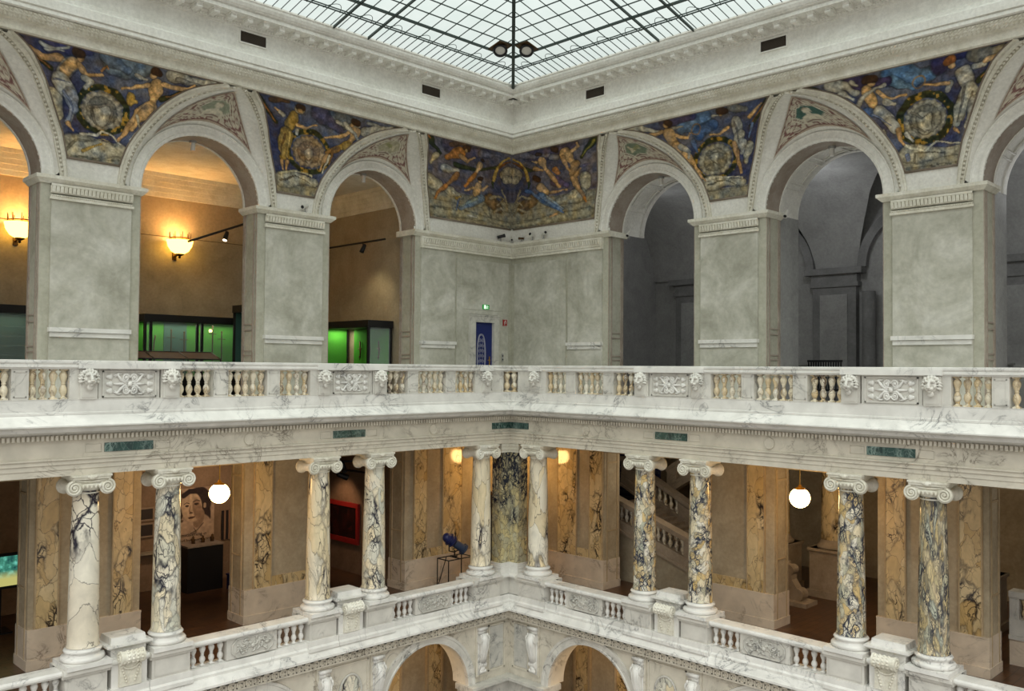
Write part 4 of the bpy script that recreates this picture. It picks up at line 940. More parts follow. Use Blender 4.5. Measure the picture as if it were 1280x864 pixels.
def mosaic(S, name, label, nu, nv, lo, hi, parts, lower=None, ground=SKYC):
    """parts = list of (side, art items, centre)"""
    mb = MB(); cols = []
    for side, art, uc in parts:
        vs = []; XX = []; YY = []
        for j in range(nv+1):
            d = 9.5+(88-9.5)*j/nv; g, z = cove(d, .03); a, b = lo(d, g), hi(d, g)
            for i in range(nu+1):
                u = a+(b-a)*i/nu; p = (u, g, z); vs.append(p if side == S else (p[1], p[0], p[2])); kx, xs = VIEWK[uc]; XX.append((u-uc-kx*g)*xs); YY.append(z-5.3+.27*g)   # cartoon drawn upright and carried onto the curve
        w = nu+1; fs = [(j*w+i, j*w+i+1, (j+1)*w+i+1, (j+1)*w+i) for j in range(nv) for i in range(nu)]
        if side != S: fs = [f[::-1] for f in fs]
        mb.add(vs, fs, True); cols.append(paint(np.array(XX), np.array(YY), art, ground, lower))
    o = mb.build(name, M['painted'], None, S, recalc=False, col=np.concatenate(cols))
    return tag(o, label, 'mural')
def pier_lohi(k): return (lambda d, g: UA[k]+wm(d)), (lambda d, g: UA[k+1]-wm(d))
mosaic('L', 'mosaic_mural', 'large blue spandrel mural with back-turned draped figure and stone urn medallion, far left', 200, 150, *pier_lohi(1), [('L', ART['M1'], 13.578)], (.78, (150, 142, 118)))
mosaic('L', 'mosaic_mural', 'spandrel mural with golden-dressed figure beside a fountain medallion, left of the corner', 150, 120, *pier_lohi(0), [('L', ART['M2'], 8.312)], (.7, (152, 140, 108)))
mosaic('R', 'mosaic_mural', 'blue spandrel mural with a winged nude holding a wreath ring, right of the corner mural', 150, 120, *pier_lohi(0), [('R', ART['M3'], 8.312)], (.7, (148, 140, 116)))
mosaic('R', 'mosaic_mural', 'large blue spandrel mural with two winged robed figures beside a trophy medallion, far right', 200, 150, *pier_lohi(1), [('R', ART['M4'], 13.578)], (.78, (150, 142, 118)))
mosaic('L', 'mosaic_mural', 'wide corner mural of bending nudes and seated women around a shell, folded into the corner', 130, 110, lambda d, g: g, lambda d, g: UA[0]-wm(d), [('L', ART['CL'], 0), ('R', ART['CR'], 0)], (1.3, (156, 147, 122)), ground=((84, 79, 92), (124, 118, 122)))

# thin dark edging of each mural is a trim strip
for S in 'LR':
    e = MB()
    def edge(fn):
        pts = [];
        for i in range(31):
            d = 9.5+(88-9.5)*i/30; g, z = cove(d, .03); pts.append((fn(d, g), g, z))
        e.tube(pts, .022, 5)
    for k in range(2): edge(lambda d, g, k=k: UA[k]+wm(d)); edge(lambda d, g, k=k: UA[k+1]-wm(d))
    edge(lambda d, g: UA[0]-wm(d))
    for a, b in [(0.12, UA[0]-wm(9.5))]+[(UA[k]+wm(9.5), UA[k+1]-wm(9.5)) for k in range(2)]:
        g, z = cove(9.0, .03); e.tube([(a, g, z), (b, g, z)], .03, 5)
    for a, b in [(1.93, UA[0]-.42)]+[(UA[k]+.42, UA[k+1]-.42) for k in range(2)]:
        g, z = cove(88.3, .02); e.tube([(a, g, z), (b, g, z)], .022, 5)
    trim(e, M['dark_stone'], S)

# painted medallion panels in the lunettes
def medallion(S, uc, label, field, fig):
    vs = []; X = []; Y = []; nu, nv = 70, 30
    for j in range(nv+1):
        for i in range(nu+1):
            ph = 90+46*(2*i/nu-1); q = abs(ph-90)/46; f = .10+(.72*(1-q**1.25))*j/nv
            d = ph if ph <= 90 else 180-ph; sg = -1 if ph <= 90 else 1; t = math.radians(ph); g1, z1 = cove(d); R = HW+.27
            p0 = Vector((uc-R*math.cos(t), .0, ZS+R*math.sin(t))); p1 = Vector((uc+sg*wb(d), g1, z1)); p = p0.lerp(p1, f); p.z += .10*math.sin(PI*f)*math.sin(t)-.02; p.y += .02
            vs.append(tuple(p)); X.append((2*i/nu-1)*1.25); Y.append((f-.10)*2.0)
    X, Y = np.array(X), np.array(Y); q = np.abs(X)/1.25
    top = .72*(1-q**1.25)*2.0
    leaf = fbm(X, Y, 7, 1); C = np.where((np.abs(leaf-.5) < .055)[:, None], [[126, 92, 88]], [[196, 188, 170]]).astype(float)
    bord = (np.minimum(Y, top-Y) < .07) | (q > .9); C[bord] = (182, 168, 150)
    line = (np.abs(np.minimum(Y, top-Y)-.08) < .02); C[line] = (120, 84, 80)
    hx = np.maximum(np.abs(X)*1.0+np.abs(Y-.62)*.5, np.abs(Y-.62)*1.15); C[hx < .46] = (200, 194, 176); C[hx < .41] = (120, 96, 88); C[hx < .38] = (200, 194, 176); C[hx < .33] = field
    for kind, col, w, pts in fig:
        d = segdist(X, Y, pts); C[d < w/2] = col
    C = C*(.9+.2*vnoise(X, Y, 20, 2))[:, None]/255; lc = ((np.clip(C, 0, 1)+.055)/1.055)**2.4
    w_ = nu+1; mb = MB().add(vs, [(j*w_+i, j*w_+i+1, (j+1)*w_+i+1, (j+1)*w_+i) for j in range(nv) for i in range(nu)], True)
    tag(mb.build('medallion_panel', M['painted'], None, S, recalc=False, col=np.concatenate([lc, np.ones((len(X), 1))], 1)), label, 'panel')
bust = [('c', (206, 200, 180), .20, [(-.12, .42), (.12, .42)]), ('c', (206, 200, 180), .14, [(0, .5), (0, .6)]), ('c', (206, 200, 180), .19, [(0, .70), (.01, .74)]), ('c', (150, 140, 120), .04, [(-.08, .8), (.08, .82)])]
bird = [('c', (196, 188, 160), .12, [(-.14, .52), (.1, .66)]), ('c', (150, 150, 110), .1, [(0, .56), (.16, .76)]), ('c', (196, 188, 160), .08, [(-.1, .5), (-.12, .78)])]
medallion('L', UA[1], 'painted lunette panel with pale bust medallion above the second left arch', (150, 156, 136), bust)
medallion('L', UA[0], 'painted lunette panel with winged medallion above the left arch nearest the corner', (170, 164, 140), bird)
medallion('R', UA[0], 'painted lunette panel with winged medallion above the right arch nearest the corner', (120, 132, 112), bird)
medallion('R', UA[1], 'painted lunette panel with dark green bust medallion above the second right arch', (72, 104, 96), bust)
medallion('L', UA[2], 'painted lunette panel cut off by the left edge of the photo', (150, 156, 136), bird)
medallion('R', UA[2], 'painted lunette panel cut off by the right edge of the photo', (120, 132, 112), bird)

# ------------------------------------------------------------------ columns
cb = MB(); cb.box(-.42, .42, -.42, .42, 0, .09)
cb.lathe((0, 0, .09), [(0, 0), (.385, 0), (.41, .03), (.41, .07), (.385, .1), (.335, .11), (.315, .135), (.325, .16), (.345, .175), (.36, .2), (.345, .225), (.31, .235), (.3, .26), (0, .26)], 32)
base_mesh = cb
def spiral(cx, y, cz, r, flip, n=44, turns=2.3):
    pts = []
    for k in range(n):
        t = k/(n-1); a = PI/2+flip*turns*2*PI*t; q = r*(1-.86*t); pts.append((cx+q*math.cos(a), y, cz+q*math.sin(a)))
    return pts
cap = MB()
cap.lathe((0, 0, 0), [(.235, -.05), (.255, -.03), (.235, 0), (.25, .02), (.33, .12), (.34, .16), (.2, .17)], 28)
for sx in (-1, 1):
    cx = sx*.315
    for sy in (-1, 1):
        y = sy*.29
        cap.cyl((cx, y, .09), (cx, y-sy*.04, .09), .155, 22)
        cap.tube(spiral(cx, y+sy*.01, .09, .14, -sx), [.026]*30+[.022]*14, 6); cap.ball((cx, y, .09), (.035, .035, .035), 8, 5)
    prof = [(.15, .25), (.13, .2), (.095, .08), (.09, 0), (.095, -.08), (.13, -.2), (.15, -.25)]
    ring = [[(cx+r*math.cos(2*PI*k/16), y, .09+r*math.sin(2*PI*k/16)) for k in range(16)] for r, y in prof]
    cap.add([p for q in ring for p in q], [(i*16+k, i*16+(k+1) % 16, (i+1)*16+(k+1) % 16, (i+1)*16+k) for i in range(6) for k in range(16)], True)
cap.box(-.31, .31, -.28, .28, .17, .25)
for sy in (-1, 1): cap.tube([(-.31, sy*.29, .235), (-.15, sy*.29, .21), (0, sy*.29, .2), (.15, sy*.29, .21), (.31, sy*.29, .235)], .022, 6)
cap.box(-.36, .36, -.33, .33, .25, .30); cap.box(-.38, .38, -.35, .35, .30, .34)
for sy in (-1, 1):
    cap.ball((0, sy*.34, .29), (.075, .04, .05), 10, 6); cap.ball((-.06, sy*.34, .30), (.04, .03, .03), 8, 5); cap.ball((.06, sy*.34, .30), (.04, .03, .03), 8, 5)
    for k in range(5): cap.ball((-.16+.08*k, sy*.30, .11), (.03, .04, .05), 8, 5)
cap_o = base_o = None
UC = [3.70, 7.43, 9.08, 12.82, 14.50]; ZB = -4.9
COLS = [('L', 4, 'br0', 'pale column with one large white patch and few dark veins, leftmost'), ('L', 3, 'br2', 'column netted with fine grey veins in front of the portrait poster room'),
        ('L', 2, 'br1', 'cream column with a dark vertical vein, left of the red picture'), ('L', 1, 'br2', 'pale column with looping thin veins standing right of the red picture'), ('L', 0, 'br1', 'slim white column just left of the dark corner pillar, beside the blue spotlight'),
        ('R', 0, 'br1', 'slim column with black vein just right of the dark corner pillar'), ('R', 1, 'br3', 'column with a round pale blotch in front of the staircase'), ('R', 2, 'br3', 'grey-green mottled column right of the staircase opening'),
        ('R', 3, 'br3', 'blue-grey speckled column right of the right globe lamp'), ('R', 4, 'br4', 'densely streaked grey and yellow column, rightmost')]
for S, i, m, lab in COLS:
    b = (UC[i], 2.55, ZB); t = thing('ionic_column', lab, 'column', b, S, 'marble columns of the lower gallery')
    sh = MB(); H = -1.50-(ZB+.35)
    prof = []
    for k in range(15):
        q = k/14; r = .292-.05*q**1.7; prof.append((r, .35+H*q))
    prof = [(.31, .35), (.31, .37)]+[(prof[0][0], .39)]+prof[1:]+[(.262, .35+H), (.262, .35+H+.03)]
    sh.lathe((0, 0, 0), prof, 36).build('shaft', M[m], t, S)
    if base_o is None or True:
        if S+'b' not in globals():
            globals()[S+'b'] = base_mesh.build('column_base', M['marble_rail'], t, S); globals()[S+'c'] = cap.build('capital', M['cream'], t, S); globals()[S+'c'].location = (0, 0, -1.49-ZB)
        else:
            inst(globals()[S+'b'], t, (0, 0, 0), S); inst(globals()[S+'c'], t, (0, 0, -1.49-ZB), S)
# corner pillar (L-shaped plan)
t = thing('corner_pillar', 'dark-veined L-shaped marble pillar standing in the corner between two columns', 'pillar', (2.6, 2.6, ZB))
def lplan(o, b): return [(2.68+o, 2.68+o), (3.02+o, 2.68+o), (3.02+o, 2.3-b), (2.3-b, 2.3-b), (2.3-b, 3.02+o), (2.68+o, 3.02+o)]
B = (2.6, 2.6, ZB)
MB().prism(lplan(0, 0), 2, ZB+.3, -1.42).build('shaft', M['br5'], t, 'L', B)
q = MB(); q.prism(lplan(.10, .1), 2, ZB, ZB+.1); q.prism(lplan(.075, .07), 2, ZB+.1, ZB+.19); q.prism(lplan(.05, .05), 2, ZB+.19, ZB+.24); q.prism(lplan(.03, .03), 2, ZB+.24, ZB+.3); q.build('pillar_base', M['marble_rail'], t, 'L', B)
q = MB(); q.prism(lplan(.02, 0), 2, -1.42, -1.34); q.prism(lplan(.045, .0), 2, -1.34, -1.24); q.prism(lplan(.07, .02), 2, -1.24, -1.15); q.build('capital', M['cream'], t, 'L', B)

# ------------------------------------------------------------------ balusters, lions, reliefs
def bal_profile(H, r):
    p = [(.72, 0), (.72, .06), (.5, .08), (.48, .12), (.8, .2), (.95, .28), (.82, .38), (.45, .47), (.5, .5), (.66, .515), (.5, .53), (.45, .55), (.82, .68), (1., .78), (.85, .86), (.5, .91), (.55, .93), (.72, .94), (.72, 1)]
    return [(a*r, b*H) for a, b in p]
def baluster_mesh(H, r, mat, nm='baluster'):
    mb = MB(); mb.lathe((0, 0, 0), bal_profile(H, r), 12); mb.box(-r*.8, r*.8, -r*.8, r*.8, 0, H*.05); mb.box(-r*.8, r*.8, -r*.8, r*.8, H*.95, H)
    return mb
def fuse(mb, vox=.014):
    o = mb.build('tmp', M['marble']); md = o.modifiers.new('r', 'REMESH'); md.mode = 'VOXEL'; md.voxel_size = vox
    sm = o.modifiers.new('s', 'SMOOTH'); sm.iterations = 1; sm.factor = .3
    dg = bpy.context.evaluated_depsgraph_get(); me = bpy.data.meshes.new_from_object(o.evaluated_get(dg)); me.polygons.foreach_set('use_smooth', [True]*len(me.polygons))
    bpy.data.objects.remove(o); return me
li = MB()
li.ball((0, .06, 0), (.14, .12, .17), 16, 10)                                       # skull
li.tube([(0, .15, .13), (0, .20, .05), (0, .25, -.03)], [.04, .04, .045], 8)       # nose bridge
li.ball((0, .25, -.045), (.055, .045, .03), 10, 6)                                 # nose
for s in (-1, 1):
    li.tube([(s*.02, .19, .085), (s*.07, .19, .10), (s*.115, .14, .08)], [.022, .03, .022], 8)    # brows
    li.ball((s*.045, .20, -.075), (.052, .06, .042), 10, 6); li.ball((s*.10, .13, -.02), (.045, .05, .05), 10, 6); li.ball((s*.062, .165, .035), (.02, .016, .014), 8, 5)
    li.ball((s*.135, .06, .15), (.045, .03, .05), 8, 6)
li.ball((0, .16, -.14), (.05, .06, .03), 10, 6); li.ball((0, .10, -.2), (.08, .05, .07), 10, 6)
for n, r, y, q in ((11, .185, .03, .04), (13, .21, .0, .045)):
    for k in range(n):
        t_ = -.35+(PI+.7)*k/(n-1); li.tube([(r*.8*math.cos(t_), y+.06, r*.8*math.sin(t_)*1.05), (r*math.cos(t_), y+.05, r*math.sin(t_)*1.05), (r*1.12*math.cos(t_+.12), y, r*1.08*math.sin(t_+.12))], [q*.5, q*.8, q*.4], 6)
li.ball((0, -.0, -.04), (.17, .05, .2), 12, 8)
lion_me = fuse(li, .009)
def relief_panel(w, h):
    """scrollwork between rows of small shells"""
    mb = MB(); y = .012
    def spi(cx, cz, r, sx, sz, turns=1.6):
        pts = []
        for k in range(26):
            q = k/25; a = turns*2*PI*q; R = r*(1-.8*q); pts.append((cx+sx*(R*math.cos(a)-r)*-1, y+.01, cz+sz*R*math.sin(a)))
        return pts
    for sx in (-1, 1):
        for sz in (-1, 1):
            mb.tube(spi(sx*.01, sz*.12, .085, sx, sz), [.024]*20+[.02]*6, 6); mb.ball((sx*.1, y+.015, sz*.12), (.03, .03, .03), 8, 5)
            mb.tube([(sx*.02, y, sz*.05), (sx*.14, y+.01, sz*.03), (sx*.22, y+.01, sz*.10), (sx*.30, y+.01, sz*.19), (sx*.38, y, sz*.16)], [.02, .03, .035, .025, .012], 6)
            mb.tube([(sx*.18, y, sz*.2), (sx*.27, y+.01, sz*.2), (sx*.36, y, sz*.13)], [.012, .025, .012], 6)
        for k in range(3):
            cz = (k-1)*.14
            for j in range(3): mb.ball((sx*(.44+.035*j), y, cz+(j-1)*.0), (.045, .035-.006*j, .06-.012*j), 8, 6)
        mb.tube([(sx*.06, y, 0), (sx*.2, y+.01, .0), (sx*.38, y, 0)], [.02, .035, .012], 6)
    mb.ball((0, y+.01, 0), (.06, .045, .055), 10, 6)
    return mb
rel_mb = relief_panel(1, 1)
def oct_relief():
    mb = MB(); R = random.Random(5); y = .035
    for k in range(46):
        x, z = R.uniform(-.40, .40), R.uniform(-.14, .14)
        if abs(x)+abs(z)*1.1 > .47: continue
        a = R.uniform(0, 2*PI); L_ = R.uniform(.05, .1)
        pts = [(x+L_*q*math.cos(a+q*2.2), y+.012*math.sin(PI*q), z+L_*q*math.sin(a+q*2.2)) for q in (0, .33, .66, 1)]
        mb.tube(pts, [.012, .022, .02, .008], 5)
    for sx in (-1, 1):
        mb.tube(spiral(sx*.2, y, .0, .09, sx, 24, 1.7), .016, 5)
        mb.tube(spiral(sx*.06, y, .05, .06, -sx, 20, 1.4), .014, 5)
    mb.ball((0, y, 0), (.06, .03, .05), 8, 6)
    for k in range(9): mb.ball((-.32+.08*k, y, .02*math.cos(k*2.)), (.03, .02, .03), 6, 4)
    return mb
oct_mb = oct_relief()

# ------------------------------------------------------------------ upper balustrade, one along each wall
UB_BAL = [(4.40, 4.97, 4), (5.50, 6.27, 5), (6.80, 7.38, 4), (9.70, 10.32, 4), (10.84, 11.6, 5), (12.14, 12.72, 4), (15.06, 15.62, 4), (16.1, 16.9, 5), (17.35, 17.93, 4)]
UB_PIER = [(5.06, 5.40), (6.36, 6.70), (10.42, 10.74), (11.69, 12.03), (15.71, 16.01), (16.98, 17.28), (18.0, 18.34)]
LIONS = [3.955, 7.62, 9.26, 13.0, 14.65]; RELS = [(8.44, 1.26), (13.83, 1.26)]
for S in 'LR':
    sd = 'left' if S == 'L' else 'right'
    B = (3.0, 2.8, .045)
    t = thing('balustrade', 'white marble balustrade with lion heads along the %s side of the upper gallery' % sd, 'balustrade', B, S)
    q = MB(); q.run([(2.63, .045), (2.97, .045), (2.97, .09), (2.955, .10), (2.955, .32), (2.965, .345), (2.63, .345)], UEND-.05)
    q.build('plinth', M['marble_rail'], t, S, B)
    q = MB(); q.run([(2.62, .925), (2.96, .925), (2.97, .95), (3.0, .96), (3.0, 1.0), (2.985, 1.01), (3.01, 1.05), (3.01, 1.09), (2.99, 1.10), (2.6, 1.10), (2.6, .96)], UEND-.05)
    for a, b in [(LIONS[0]-.22, LIONS[0]+.24), (LIONS[1]-.2, LIONS[2]+.2), (LIONS[3]-.2, LIONS[4]+.2)]: q.box(a, b, 2.95, 3.04, .94, 1.05)
    q.build('handrail', M['marble_rail'], t, S, B)
    for a, b in UB_PIER+[(LIONS[0]-.19, LIONS[0]+.38), (LIONS[1]-.24, LIONS[1]+.19), (LIONS[2]-.19, LIONS[2]+.36), (LIONS[3]-.21, LIONS[3]+.19), (LIONS[4]-.19, LIONS[4]+.34)]:
        big = b-a > .36
        q = MB(); q.box(a, b, 2.66, 2.945 if not big else 2.955, .345, .925)
        if not big:
            for x0, x1, z0, z1 in ((a+.04, b-.04, .39, .41), (a+.04, b-.04, .86, .88), (a+.04, a+.06, .39, .88), (b-.06, b-.04, .39, .88)): q.box(x0, x1, 2.94, 2.957, z0, z1)
        else:
            c = [l for l in LIONS if a < l < b][0]; q.box(c-.16, c+.16, 2.95, 3.0, .345, .925); q.box(c-.12, c+.12, 3.0, 3.012, .38, .62)
        q.build('pier_block', M['marble'], t, S, B)
    first = None
    for c in LIONS:
        o = bpy.data.objects.new('lion_head', lion_me); COL.objects.link(o); o.parent = t; p = (c-B[0], 3.0-B[1], .74-B[2]); o.location = mp(p, S); o.rotation_euler = (0, 0, 0 if S == 'L' else -PI/2); o.scale = (.84, .84, .84)
    for c, w in RELS:
        q = MB(); q.box(c-w/2+.02, c+w/2-.02, 2.7, 2.93, .345, .925)
        for x0, x1, z0, z1 in ((c-.54, c+.54, .37, .40), (c-.54, c+.54, .87, .90), (c-.54, c-.51, .37, .90), (c+.51, c+.54, .37, .90)): q.box(x0, x1, 2.92, 2.955, z0, z1)
        po = q.build('relief_panel', M['marble'], t, S, B)
        r = MB(); r.add([(c+v[0]*.86, 2.93+v[1], .635+v[2]*1.0) for v in rel_mb.v], rel_mb.f, True); r.build('scrollwork', M['marble_rail'], po, S, B)
    bm_ = baluster_mesh(.58, .078, None)
    o0 = None
    for a, b, n in UB_BAL:
        for k in range(n):
            u = a+(b-a)*(k+.0)/(n-1) if n > 1 else a
            p = (u-B[0], 2.82-B[1], .345-B[2])
            if o0 is None: o0 = bm_.build('baluster', M['br_bal'], t, S); o0.location = mp(p, S)
            else: inst(o0, t, p, S)
    cbal = inst(o0, t, (3.03-B[0], 2.88-B[1], .345-B[2]), S); cbal.scale = (1.3, 1.3, 1)
    q = MB(); q.box(3.24, 3.76, 2.66, 2.95, .345, .925)
    for x0, x1, z0, z1 in ((3.3, 3.72, .40, .42), (3.3, 3.72, .85, .87), (3.3, 3.32, .40, .87), (3.7, 3.72, .40, .87)): q.box(x0, x1, 2.945, 2.962, z0, z1)
    q.run([(2.62, .345), (2.80, .345), (2.80, .925), (2.62, .925)], 3.30)
    q.build('corner_block', M['marble'], t, S, B)

# ------------------------------------------------------------------ lower balustrade
LB = [(4.34, 4.86, 4), (6.3, 6.86, 4), (9.58, 10.16, 4), (11.62, 12.24, 4), (15.02, 15.6, 4)]
OCT = [5.58, 10.9]; PED = [(3.2, 4.2), (7.02, 7.84), (8.72, 9.46), (12.40, 13.22), (14.12, 14.92)]; SCR = [8.28, 13.67]
for S in 'LR':
    sd = 'left' if S == 'L' else 'right'
    B = (3.0, 2.8, -5.72)
    t = thing('balustrade', 'lower white marble balustrade with column pedestals and carved octagons along the %s side' % sd, 'balustrade', B, S)
    q = MB(); q.run([(2.45, -5.72), (2.83, -5.72), (2.83, -5.66), (2.79, -5.62), (2.78, -5.5), (2.45, -5.48)], UEND-.05)
    for a, b in [(x_-.05, y_+.05) for x_, y_ in PED]+[(7.9, 8.66), (13.28, 14.06)]:
        q.prism([(2.45, -5.72), (2.90, -5.72), (2.90, -5.64), (2.86, -5.6), (2.86, -5.47), (2.45, -5.47)], 0, a, b)
    q.build('plinth', M['marble_rail'], t, S, B)
    q = MB(); q.run([(2.42, -5.03), (2.78, -5.03), (2.80, -5.0), (2.84, -4.98), (2.84, -4.94), (2.82, -4.9), (2.42, -4.9)], UEND-.05)
    q.build('handrail', M['marble_rail'], t, S, B)
    for a, b in PED:
        q = MB(); q.box(a, b, 2.4, 2.83, -5.48, -5.03); q.box(a+.06, b-.06, 2.83, 2.845, -5.42, -5.09)
        q.prism([(2.3, -5.06), (2.86, -5.06), (2.88, -5.02), (2.93, -4.99), (2.93, -4.94), (2.91, -4.895), (2.3, -4.895)], 0, a-.05, b+.05); q.box(a-.05, b+.05, 2.12, 2.5, -5.48, -4.896)
        q.build('column_pedestal', M['marble'], t, S, B)
    for c in SCR:
        q = MB(); q.box(c-.36, c+.36, 2.3, 2.80, -5.48, -4.88); q.taper((c-.34, c+.34, 2.2, 2.72), (c-.36, c+.36, 2.18, 2.74), -4.95, -4.72); q.taper((c-.37, c+.37, 2.17, 2.75), (c-.46, c+.46, 2.08, 2.84), -4.72, -4.66); q.box(c-.46, c+.46, 2.08, 2.84, -4.66, -4.62)
        q.taper((c-.36, c+.36, 2.18, 2.74), (c-.34, c+.34, 2.2, 2.72), -4.62, -4.49)
        po = q.build('pedestal_block', M['marble_rail'], t, S, B)
        r = MB(); r.cyl((c-.225, 2.90, -4.87), (c+.225, 2.90, -4.87), .125, 20)
        for s in (-1, 1): r.tube([(c+s*.245, 2.90+.1*(1-.8*k/20)*math.cos(PI/2+s*0+1.6*2*PI*k/20), -4.87+.1*(1-.8*k/20)*math.sin(PI/2+1.6*2*PI*k/20)) for k in range(21)], .018, 5); r.cyl((c+s*.2, 2.9, -4.87), (c+s*.24, 2.9, -4.87), .14, 20)
        for k in range(26):
            a = -1.2+2.6*(k % 6)/5; x = c-.18+.36*(k//6)/4; r.ball((x, 2.90+.125*math.cos(a), -4.87+.125*math.sin(a)), (.035, .02, .025), 6, 4)
        r.box(c-.22, c+.22, 2.78, 2.87, -5.46, -4.9); r.tube([(c-.18, 2.88, -5.02), (c-.1, 2.885, -5.1), (c, 2.89, -5.12), (c+.1, 2.885, -5.1), (c+.18, 2.88, -5.02)], .022, 6)
        for s in (-1, 1):
            for k in range(7): r.ball((c+s*(.205-.02*k), 2.88, -5.0-.06*k), (.028, .025, .032), 6, 5)
        r.build('scroll', M['cream'], po, S, B)
    for c in OCT:
        q = MB(); q.box(c-.62, c+.62, 2.5, 2.74, -5.48, -5.03); po = q.build('relief_panel', M['marble'], t, S, B)
        def octo(w, h, k): return [(c-w+k, -5.255-h), (c+w-k, -5.255-h), (c+w, -5.255-h+k), (c+w, -5.255+h-k), (c+w-k, -5.255+h), (c-w+k, -5.255+h), (c-w, -5.255+h-k), (c-w, -5.255-h+k)]
        r = MB(); r.prism(octo(.5, .2, .12), 1, 2.73, 2.765); P = octo(.5, .2, .12); r.tube([(a, 2.765, b) for a, b in P], .02, 6, closed=True)
        r.add([(c+v[0], 2.74+v[1], -5.255+v[2]) for v in oct_mb.v], oct_mb.f, True); r.build('octagonal_carving', M['marble_grey'], po, S, B)
    o0 = None; bm_ = baluster_mesh(.46, .07, None)
    for a, b, n in LB:
        for k in range(n):
            p = (a+(b-a)*k/(n-1)-B[0], 2.63-B[1], -5.485-B[2])
            if o0 is None: o0 = bm_.build('baluster', M['marble_rail'], t, S); o0.location = mp(p, S)
            else: inst(o0, t, p, S)
    q = MB(); q.run([(2.4, -5.48), (2.74, -5.48), (2.74, -5.03), (2.4, -5.03)], 3.25); q.box(2.62, 2.95, 2.74, 2.75, -5.42, -5.1); q.build('corner_block', M['marble'], t, S, B)
M['shaft_dark'] = plain('black_shaft_dark', (8, 8, 10), .9, .1)  # near-black plate stands in for the dark of a shaft behind the grille
# ------------------------------------------------------------------ entablature tablets, discs, vents
def tablet(S, u, w, label, corner=False):
    q = MB()
    if corner: q.run([(2.755, -.72), (2.785, -.72), (2.785, -.54), (2.755, -.54)], u+w/2)
    else: q.box(u-w/2, u+w/2, 2.755, 2.785, -.72, -.54)
    tag(q.build('frieze_tablet', M['green_marble'], None, S), label, 'tablet')
    if not corner:
        for s in (-1, 1):
            f = MB(); a, b = sorted((u+s*(w/2+.06), u+s*(w/2+.36)))
            f.tube([(a, 2.762, -.71), (b, 2.762, -.71), (b, 2.762, -.55), (a, 2.762, -.55)], .012, 4, closed=True); trim(f, M['marble_frieze'], S)
tablet('L', 8.37, .94, 'small green marble tablet above the second pair of left columns'); tablet('L', 13.75, .98, 'dark green marble tablet above the leftmost column pair')
tablet('R', 8.37, .94, 'small green marble tablet above the columns by the staircase'); tablet('R', 13.75, .98, 'dark green marble tablet above the rightmost column pair')
tablet('L', 3.1, .8, 'left half of the corner green tablet above the corner pillar', True); tablet('R', 3.1, .8, 'right half of the corner green tablet above the corner pillar', True)
for S, u, lab in (('L', 11.07, 'round stone boss on the frieze between left column pairs'), ('L', 5.69, 'round stone boss on the frieze left of the corner'), ('R', 5.63, 'round stone boss on the frieze right of the corner'), ('R', 11.03, 'round stone boss on the frieze above the right globe lamp')):
    q = MB(); q.cyl((u, 2.75, -.63), (u, 2.785, -.63), .13, 28); q.tube([(u+.12*math.cos(2*PI*k/24), 2.785, -.63+.12*math.sin(2*PI*k/24)) for k in range(24)], .014, 5, closed=True)
    tag(q.build('frieze_boss', M['marble_frieze'], None, S), lab, 'boss')
for S, u, lab in (('L', 10.78, 'black vent grille at the left end of the upper frieze'), ('L', 5.36, 'black vent grille in the upper frieze just left of the corner'), ('R', 5.36, 'black vent grille in the upper frieze just right of the corner'), ('R', 10.78, 'black vent grille at the right end of the upper frieze')):
    t = thing('vent_grille', lab, 'vent', (u, 2.12, 8.5), S, 'frieze vents'); B = (u, 2.12, 8.5)
    q = MB(); q.box(u-.33, u+.33, 2.11, 2.125, 8.57, 8.82); q.build('backing', M['shaft_dark'], t, S, B)
    q = MB()
    for a, b, c, d in ((-.36, .36, -.03, 0), (-.36, .36, .25, .28), (-.36, -.33, 0, .25), (.33, .36, 0, .25)): q.box(u+a, u+b, 2.11, 2.15, 8.57+c, 8.57+d)
    q.build('frame', M['plaster'], t, S, B)
    q = MB()
    for k in range(-3, 12):
        for sg in (-1, 1):
            x0 = u-.33+.06*k; p = [(x0, 8.57), (x0+.25, 8.82)] if sg > 0 else [(x0+.25, 8.57), (x0, 8.82)]
            p = [(min(max(a, u-.33), u+.33), b+((min(max(a, u-.33), u+.33)-a)*(1 if sg > 0 else -1))) for a, b in p]
            if abs(p[0][0]-p[1][0]) > .02: q.tube([(a, 2.13, b) for a, b in p], .0035, 4)
    q.build('grille', M['dark_stone'], t, S, B)

# skylight spotlights
for S, lab in (('L', 'round black spotlight on a dark plate in the skylight, left of the hip'), ('R', 'round black spotlight on a dark plate in the skylight, right of the hip')):
    u, g = 4.56, 4.06; z = sky(g)-.05; B = (u, g, z); t = thing('skylight_spotlight', lab, 'lamp', B, S, 'skylight spotlights')
    q = MB(); q.add([(u+a, g+b, sky(g+b)-.03-h) for h in (0, .02) for a, b in ((-.24, -.22), (.24, -.22), (.24, .22), (-.24, .22))], [(0, 1, 2, 3), (7, 6, 5, 4), (0, 4, 5, 1), (1, 5, 6, 2), (2, 6, 7, 3), (3, 7, 4, 0)]); q.build('mounting_plate', M['bronze'], t, S, B)
    d = Vector((.42, .42, -.8)).normalized(); e1 = d.orthogonal().normalized(); e2 = d.cross(e1); c = Vector((u, g, z-.09))
    q = MB(); q.tube([c+.165*(math.cos(2*PI*k/28)*e1+math.sin(2*PI*k/28)*e2) for k in range(28)], .034, 8, closed=True); q.cyl(c-d*.06, c, .16, 24, cap=False); q.build('lamp_ring', M['black'], t, S, B)
    q = MB(); q.cyl(c-d*.03, c-d*.02, .145, 24); q.build('lens', M['white_fit'], t, S, B)

